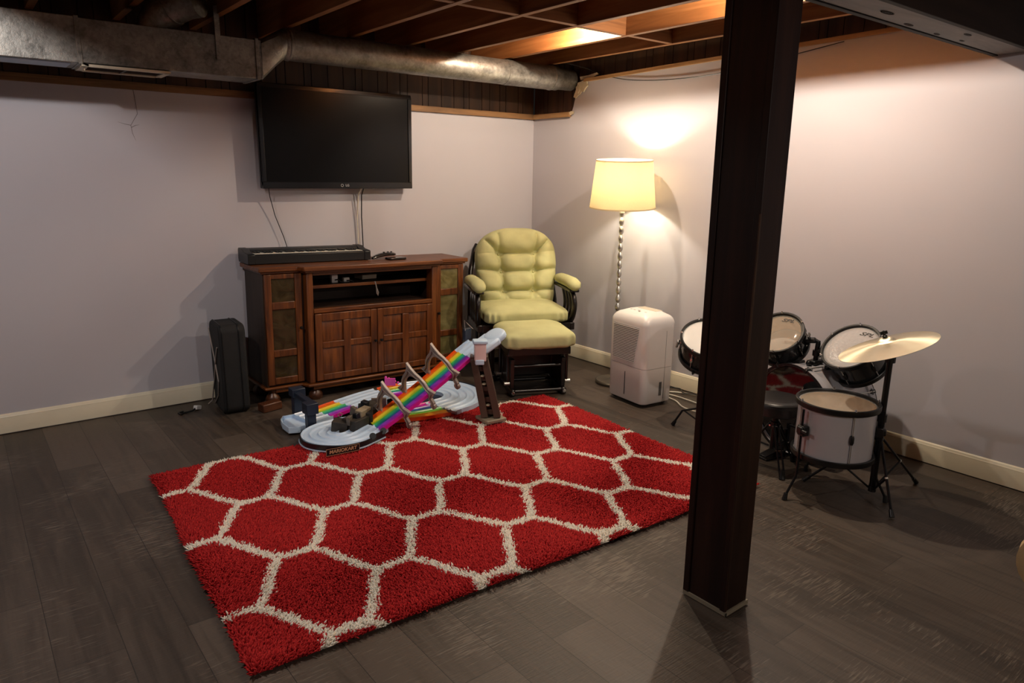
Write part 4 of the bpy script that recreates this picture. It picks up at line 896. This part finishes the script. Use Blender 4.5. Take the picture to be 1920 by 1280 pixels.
# navy finish gate
g=tb(MB().bx(-2.43,-2.375,-.75,-.70,.002,.155).bx(-2.44,-2.36,-.76,-.69,.15,.20).bx(-2.455,-2.405,-1.015,-.965,.012,.125).bx(-2.465,-2.395,-1.03,-.955,.12,.185).bx(-2.43,-2.395,-.96,-.76,.155,.182),'finish_gate',MT['tnavy'],bev=.004)
for y in(-1.02,-.99): tb(MB().lathe([(.012,0),(.017,0),(.017,.004),(.012,.004)],20,M.Translation((-2.40,y,.028))@M.Rotation(PI/2,4,'X')@M.Rotation(.5,4,'Y'),closed=True).bx(-2.413,-2.387,y-.004,y,.026,.030),'gate_wheel',MT['twhite'])
tb(MB().tube([V((-2.245,-.985,.055)),V((-2.235,-.99,.075)),V((-2.25,-.985,.085)),V((-2.262,-.98,.07)),V((-2.25,-.985,.055))],.0025,6),'wire_ring',MT['tgrey'])
# sign along the low loop
outer=spline([V((-2.165,-1.372,.02)),V((-2.245,-1.405,.02)),V((-2.335,-1.437,.02)),V((-2.44,-1.425,.02)),V((-2.525,-1.36,.02)),V((-2.572,-1.27,.02)),V((-2.565,-1.17,.02)),V((-2.52,-1.09,.02))],6)
def ribbon(pts,z0,z1,th,fn=None):
    vs=[];k=len(pts)
    for i,p in enumerate(pts):
        d=(pts[min(i+1,k-1)]-pts[max(i-1,0)]).normalized(); nn=V((d.y,-d.x,0))*-1
        h=(fn(i/(k-1)) if fn else 0)
        for o_,z in((0,z0),(0,z1+h),(th,z1+h),(th,z0)): vs.append((p.x-nn.x*o_,p.y-nn.y*o_,z))
    fs=[(i*4+j,i*4+(j+1)%4,(i+1)*4+(j+1)%4,(i+1)*4+j) for i in range(k-1) for j in range(4)]+[(0,1,2,3),tuple((k-1)*4+j for j in(3,2,1,0))]
    return MB().add(vs,fs)
tb(ribbon(outer,.036,.066,-.005,lambda f:.012*(f<.12)),'sign_strip',MT['tblack'],label='black sign strip along the low loop')
tb(ribbon([p+V((0,0,0)) for p in outer],.0325,.0385,-.009),'base_lip',MT['twhite'])
sp=V((-2.448,-1.446,.052)); dd=V((-.995,.09,0)); nn=V((-.10,-.995,0)).normalized(); xx=V((.995,-.10,0)).normalized(); Fm=M((xx,V((0,0,1)),V((xx.cross(V((0,0,1)))))) ).transposed()
tb(MB().box(sp+Fm.col[2]*.004,(.178,.036,.004),Fm),'sign_plate',MT['tblack'],bev=.001)
fr_=MB()
for c,d in(((0,.0175),(.178,.0016)),((0,-.0175),(.178,.0016)),((.0885,0),(.0016,.036)),((-.0885,0),(.0016,.036))): fr_.box(sp+Fm@V((c[0],c[1],.0065)),(d[0],d[1],.001),Fm)
tb(fr_,'sign_border',MT['tgold'])
me=text_me('MARIOKART',.0255,.0006,.12,1.02,.0008); me.materials.append(MT['tgold']); o=mk('sign_letters',me,toy,'gold printed letters on the black sign'); o.matrix_local=M.Translation(sp+Fm@V((0,0,.0068))-TO)@Fm.to_4x4()
for f,zz in((.17,.074),(.03,.076)):
    p=outer[int(f*(len(outer)-1))]; tb(MB().lathe([(1e-6,0),(.018,0),(.018,.004),(1e-6,.004)],22,mat4(p+V((0,-.004,zz-.02)),(-.3,-.9,.35))),'round_sticker',MT['tblack'])
# broken castle of small stone blocks inside the low loop
rn=random.Random(5)
for i,(x,y,z,sx,sy,sz,a,m) in enumerate(((-2.255,-1.20,.075,.10,.09,.06,.4,'tdark'),(-2.18,-1.165,.085,.08,.07,.07,-.5,'tdark'),(-2.33,-1.17,.07,.07,.08,.05,.9,'tdark'),(-2.10,-1.08,.085,.09,.10,.06,.2,'tdark'),(-2.20,-1.185,.125,.085,.04,.03,.55,'ttan'),(-2.145,-1.10,.135,.035,.035,.03,.6,'tblack'),(-2.25,-1.21,.115,.03,.03,.03,.3,'tblack'),(-2.30,-1.22,.105,.035,.02,.04,.7,'tstone'),(-2.225,-1.135,.115,.02,.06,.04,.2,'tstone'))):
    tb(MB().box((x,y,z*1.1),(sx*1.15,sy*1.1,sz*1.25),M.Rotation(a,3,'Z')@M.Rotation(rn.uniform(-.2,.2),3,'X')),'castle_block',MT[m],bev=.003)
tb(MB().box((-1.985,-.965,.080),(.09,.012,.09),M.Rotation(-.5,3,'Z')@M.Rotation(.25,3,'X')),'stone_slab',MT['tstone'],bev=.003)
tb(MB().box((-1.93,-.90,.075),(.07,.03,.07),M.Rotation(.5,3,'Z')),'white_block',MT['twhite'],bev=.004)
cr=MB()
for i in range(5): cr.sphere((-1.76-.016*i*-1,-.635-.012*i,.135-.009*i),.0085,10,8)
cr.box((-1.74,-.655,.105),(.07,.012,.05),M.Rotation(-.6,3,'Z')); tb(cr,'pink_crest',MT['thot'],label='hot pink knobbly crest')
# arches over the ramp
for t_ in(.20,.47,.74):
    c=rp(t_); side=V((rd.y,-rd.x,0)).normalized(); up=V((-.30,.03,.95)).normalized(); nq=side.cross(up).normalized(); nq=nq if nq.x>0 else -nq
    if side.y>0: side=-side
    nq,side=nq*cos(.30)-side*sin(.30),side*cos(.30)+nq*sin(.30)
    if side.y>0: side=-side
    # one leg per side, joined at a pointed crown
    pts=[(.118,-.075),(.124,-.045),(.112,-.015),(.160,.022),(.112,.045),(.098,.080),(.070,.112),(.040,.135),(.016,.165),(-.004,.20)]
    inn=[(.098,-.075),(.100,-.045),(.094,-.015),(.098,.010),(.086,.040),(.074,.064),(.052,.090),(.028,.105),(.010,.112),(-.004,.114)]
    pts=pts+[(-x,y) for x,y in pts[::-1]][1:]; inn=inn+[(-x,y) for x,y in inn[::-1]][1:]
    k=len(pts); vs=[]
    for th in(-.009,.009):
        for (x,y) in pts: vs.append(c+side*x+up*y*1.02+nq*th)
        for (x,y) in inn: vs.append(c+side*x+up*y*1.02+nq*th)
    n2=2*k; fs=[]
    for i in range(k-1):
        fs+=[(i,i+1,k+i+1,k+i),(n2+i,n2+k+i,n2+k+i+1,n2+i+1),(i,n2+i,n2+i+1,i+1),(k+i,k+i+1,n2+k+i+1,n2+k+i)]
    fs+=[(0,k,n2+k,n2),(k-1,n2+k-1,n2+2*k-1,2*k-1)]
    ar=tb(MB().add(vs,fs),'arch',MT['tgrey'],bev=.003,ang=30,label='grey pointed arch straddling the ramp')
    rib=MB().tube([c+side*(pts[i][0]*.5+inn[i][0]*.5)+up*(pts[i][1]*.5+inn[i][1]*.5)*1.02-nq*.014 for i in range(k)],.0035,6); tb(rib,'arch_rib',MT['tgrey'],ar)
    for s in(.108,-.108):
        p=c+side*s+up*-.068; tb(MB().lathe([(1e-6,-.008),(.019,-.008),(.019,.008),(1e-6,.008)],18,mat4(p,nq)),'arch_foot',MT['tgrey'])
# far loop navy rim
pts=[cF+V(((Rf+.138)*cos(radians(a)),(Rf+.138)*sin(radians(a)),0)) for a in range(-50,75,8)]
tb(ribbon(pts,.012,.058,-.005),'loop_rim',MT['tnavy'],label='navy rim of the far loop')
tb(MB().lathe([(1e-6,.010),(.105,.010),(.105,.030),(1e-6,.030)],32,M.Translation((cF.x,cF.y,0))),'loop_core',MT['tnavy'])
# tower
tbz=V((-1.522,-1.487,.034)); ttop=V((-1.565,-1.425,.405)); ta=(ttop-tbz)
tb(MB().box(tbz+V((0,0,.010)),(.135,.135,.02),M.Rotation(-.06,3,'Z')),'tower_base',MT['tfoot'],bev=.004,label='flat stone coloured tower base')
sx_=V((.80,-.60,0)); sy_=V((.60,.80,0))
def beam_(a,b_,w,d,mat,name,bev=.003):
    z=(b_-a).normalized(); x=(sx_-z*sx_.dot(z)).normalized(); return tb(MB().box((a+b_)/2,(w,d,(b_-a).length),M((x,z.cross(x),z)).transposed()),name,mat,bev=bev)
for s,q in((-.036,.040),(.038,.034)):
    beam_(tbz+sx_*s+V((0,0,.02)),ttop+sx_*s*.85,.040,.075,MT['tbrown'],'tower_leg')
for f in(.14,.34,.52,.68,.84): beam_(tbz+ta*f-V((0,0,.016)),tbz+ta*f+V((0,0,.016)),.07,.03,MT['tbrown'],'tower_rung')
tb(MB().box((tbz+ttop)/2+sy_*.02+V((0,0,.01)),(.075,.02,ta.length*.93),M((sx_,ta.normalized().cross(sx_),ta.normalized())).transposed()),'tower_back',MT['tbrown'],bev=.003)
for f in(.26,.60,.73):
    p=tbz+ta*f-sy_*.018; tb(MB().sphere(p,.017,14,8,(1,1,.45)),'tower_lamp',MT['ttan'])
tb(MB().box(ttop+V((0,0,.0)),(.105,.07,.035),M.Rotation(-.64,3,'Z')),'tower_cap',MT['tbrown'],bev=.004)
# launcher head
Fl=M.Rotation(-.1,3,'Z')@M.Rotation(-.5,3,'Y')
tb(MB().box(V((-1.46,-1.345,.462)),(.13,.17,.045),Fl),'launcher',MT['twhite'],bev=.014)
tb(MB().super((-1.395,-1.35,.500),(.13,.15,.05),.5,.8,32,12,None,Fl),'launcher_lid',MT['twhite'],ang=180)
tb(MB().box(V((-1.578,-1.452,.452)),(.066,.06,.105),M.Rotation(-.5,3,'Z')),'start_gate',MT['tpink'],bev=.004,label='pale pink block on the ramp side')
tb(MB().box(V((-1.585,-1.455,.395)),(.05,.06,.03),M.Rotation(-.5,3,'Z')),'gate_foot',MT['twhite'],bev=.004)
tb(MB().box(V((-1.578,-1.452,.512)),(.085,.07,.022),M.Rotation(-.5,3,'Z')),'gate_cap',MT['twhite'],bev=.006)
tb(MB().box(V((-1.505,-1.215,.505)),(.06,.02,.07),M.Rotation(.3,3,'Z')),'navy_flag',MT['tnavy'],bev=.004)
tb(MB().tube([V((-1.53,-1.23,.53)),V((-1.55,-1.25,.60)),V((-1.515,-1.24,.57)),V((-1.50,-1.27,.545))],.0022,6),'wire_loop',MT['tgrey'])
# ------------------------------------------------------------------ shag rug
RL=V((-3.376,-2.814,0)); ra=radians(-3.0); RW,RH=2.375,1.685
rug=thing('shag_rug','red shag rug with a cream trellis pattern lying across the floor','rug',tuple(RL),ra)
MB().bx(.015,RW-.015,.015,RH-.015,.001,.009).build('backing',MT['back'],rug)
def pile():
    a,b_=.288,.2725; u0,v0=.325,1.13; cv=[]
    tt=np.linspace(0,1,40)[:,None]
    for i in range(-8,12):
        for j in range(-8,8):
            if (i+j)%2: continue
            cx,cy=u0+i*a,v0+j*b_
            if not(-.5<cx<RW+.5 and -.5<cy<RH+.5): continue
            cv.append(np.hstack([cx-.052+tt*.104,cy+0*tt]))
            for sg in(-1,1):
                s=3*tt**2-2*tt**3; x=cx-.052-(2*a/2-.104)*tt; cv.append(np.hstack([x,cy+sg*b_*(.18*tt+.82*s)]))
    cv=np.vstack(cv)
    n=150000
    gx=int(sqrt(n*RW/RH)); gy=n//gx
    X,Y=np.meshgrid((np.arange(gx)+.5)/gx,(np.arange(gy)+.5)/gy); p=np.stack([X.ravel()*RW,Y.ravel()*RH],1)
    p+=rng.uniform(-.5,.5,p.shape)*[RW/gx*1.3,RH/gy*1.3]; p=np.clip(p,[.004,.004],[RW-.004,RH-.004]); n=len(p)
    dist=np.empty(n)
    for i in range(0,n,2000):
        q=p[i:i+2000]; dist[i:i+2000]=np.sqrt(((q[:,None,:]-cv[None])**2).sum(-1)).min(1)
    wv=.0195+.004*np.sin(p[:,0]*41)*np.sin(p[:,1]*37)
    cream=dist+rng.normal(0,.0042,n)<wv
    h=.0285+rng.normal(0,.0025,n); 
    # broad brushed swathes in the pile lay the tufts over in different directions
    fl=np.stack([np.sin(p[:,0]*5.1+1.2*np.sin(p[:,1]*6.3)+.6),np.cos(p[:,1]*5.7+1.4*np.sin(p[:,0]*4.4))],1)*.008
    ed=np.stack([np.clip((p[:,0]-(RW-.03))/.03,0,1)-np.clip((.03-p[:,0])/.03,0,1),np.clip((p[:,1]-(RH-.03))/.03,0,1)-np.clip((.03-p[:,1])/.03,0,1)],1)
    lean=rng.normal(0,.0055,(n,2))+fl+ed*.018
    h-=np.abs(ed).max(1)*.008
    r=.0040+rng.uniform(-.0007,.0009,n)
    an=rng.uniform(0,2*PI,n); vs=np.empty((n,7,3))
    for k in range(3):
        c=np.stack([np.cos(an+k*2*PI/3),np.sin(an+k*2*PI/3)],1)
        vs[:,k,:2]=p+c*r[:,None]*.9; vs[:,k,2]=.006
        vs[:,3+k,:2]=p+lean*.75+c*r[:,None]; vs[:,3+k,2]=h*.80
    vs[:,6,:2]=p+lean*1.15; vs[:,6,2]=h
    fq=np.array([[0,1,4,3],[1,2,5,4],[2,0,3,5]]); ft=np.array([[3,4,6],[4,5,6],[5,3,6]])
    off=(np.arange(n)*7)[:,None,None]; q=(fq[None]+off).reshape(-1,4); t_=(ft[None]+off).reshape(-1,3)
    me=bpy.data.meshes.new('pile'); me.vertices.add(n*7); me.vertices.foreach_set('co',vs.reshape(-1))
    nq,nt_=len(q),len(t_); me.loops.add(nq*4+nt_*3); me.loops.foreach_set('vertex_index',np.concatenate([q.ravel(),t_.ravel()]).astype(np.int32))
    me.polygons.add(nq+nt_); me.polygons.foreach_set('loop_start',np.concatenate([np.arange(nq)*4,nq*4+np.arange(nt_)*3]).astype(np.int32))
    mi=np.concatenate([np.repeat(cream,3),np.repeat(cream,3)]).astype(np.int32)
    me.materials.append(MT['red']); me.materials.append(MT['cream']); me.polygons.foreach_set('material_index',mi); me.polygons.foreach_set('use_smooth',np.ones(nq+nt_,bool)); me.update(); me.validate()
    o=mk('pile',me,rug); o['kind']='stuff'; return o
pile()
# ------------------------------------------------------------------ light
def lamp(name,loc,w,col,r):
    l=bpy.data.lights.new(name,'POINT'); l.energy=w; l.color=col; l.shadow_soft_size=r; o=bpy.data.objects.new(name,l); C.objects.link(o); o.location=loc; return o
lamp('joist_bulb',(-.80,-1.30,2.350),26,(1,.83,.62),.022)
lamp('joist_bulb',(-.88,-2.70,2.375),35,(1,.87,.70),.022)
lamp('joist_bulb',(-4.02,-2.05,2.352),32,(1,.94,.90),.04)
lamp('room_bulb',(-2.3,-6.4,2.205),36,(1,.91,.82),.05)
lamp('floor_lamp_bulb',(LX,LY,1.42),8.0,(1,.89,.70),.035)
w=bpy.data.worlds.new('world'); S.world=w; w.use_nodes=True; w.node_tree.nodes['Background'].inputs[0].default_value=(.012,.010,.009,1); w.node_tree.nodes['Background'].inputs[1].default_value=.3
# ------------------------------------------------------------------ camera
YAW,PIT,ROL=radians(38.2835),radians(13.2329),radians(.79897)
f=V((sin(YAW)*cos(PIT),cos(YAW)*cos(PIT),-sin(PIT))); r=V((cos(YAW),-sin(YAW),0)); u=r.cross(f)
r2=r*cos(ROL)+u*sin(ROL); u2=u*cos(ROL)-r*sin(ROL)
cd=bpy.data.cameras.new('camera'); cd.sensor_width=36; cd.lens=36*1324.85/1920; cd.clip_start=.02
co=bpy.data.objects.new('camera',cd); C.objects.link(co)
co.matrix_world=M.Translation((-3.896,-4.687,1.45))@M((r2,u2,-f)).transposed().to_4x4()
S.camera=co
S.view_settings.view_transform='Standard'; S.view_settings.look='None'; S.view_settings.gamma=1; S.view_settings.use_curve_mapping=False
S.view_settings.exposure=1.12
S.cycles.use_denoising=True; S.cycles.max_bounces=8; S.cycles.diffuse_bounces=5; S.cycles.transparent_max_bounces=12; S.cycles.sample_clamp_indirect=6; S.cycles.caustics_reflective=False; S.cycles.caustics_refractive=False
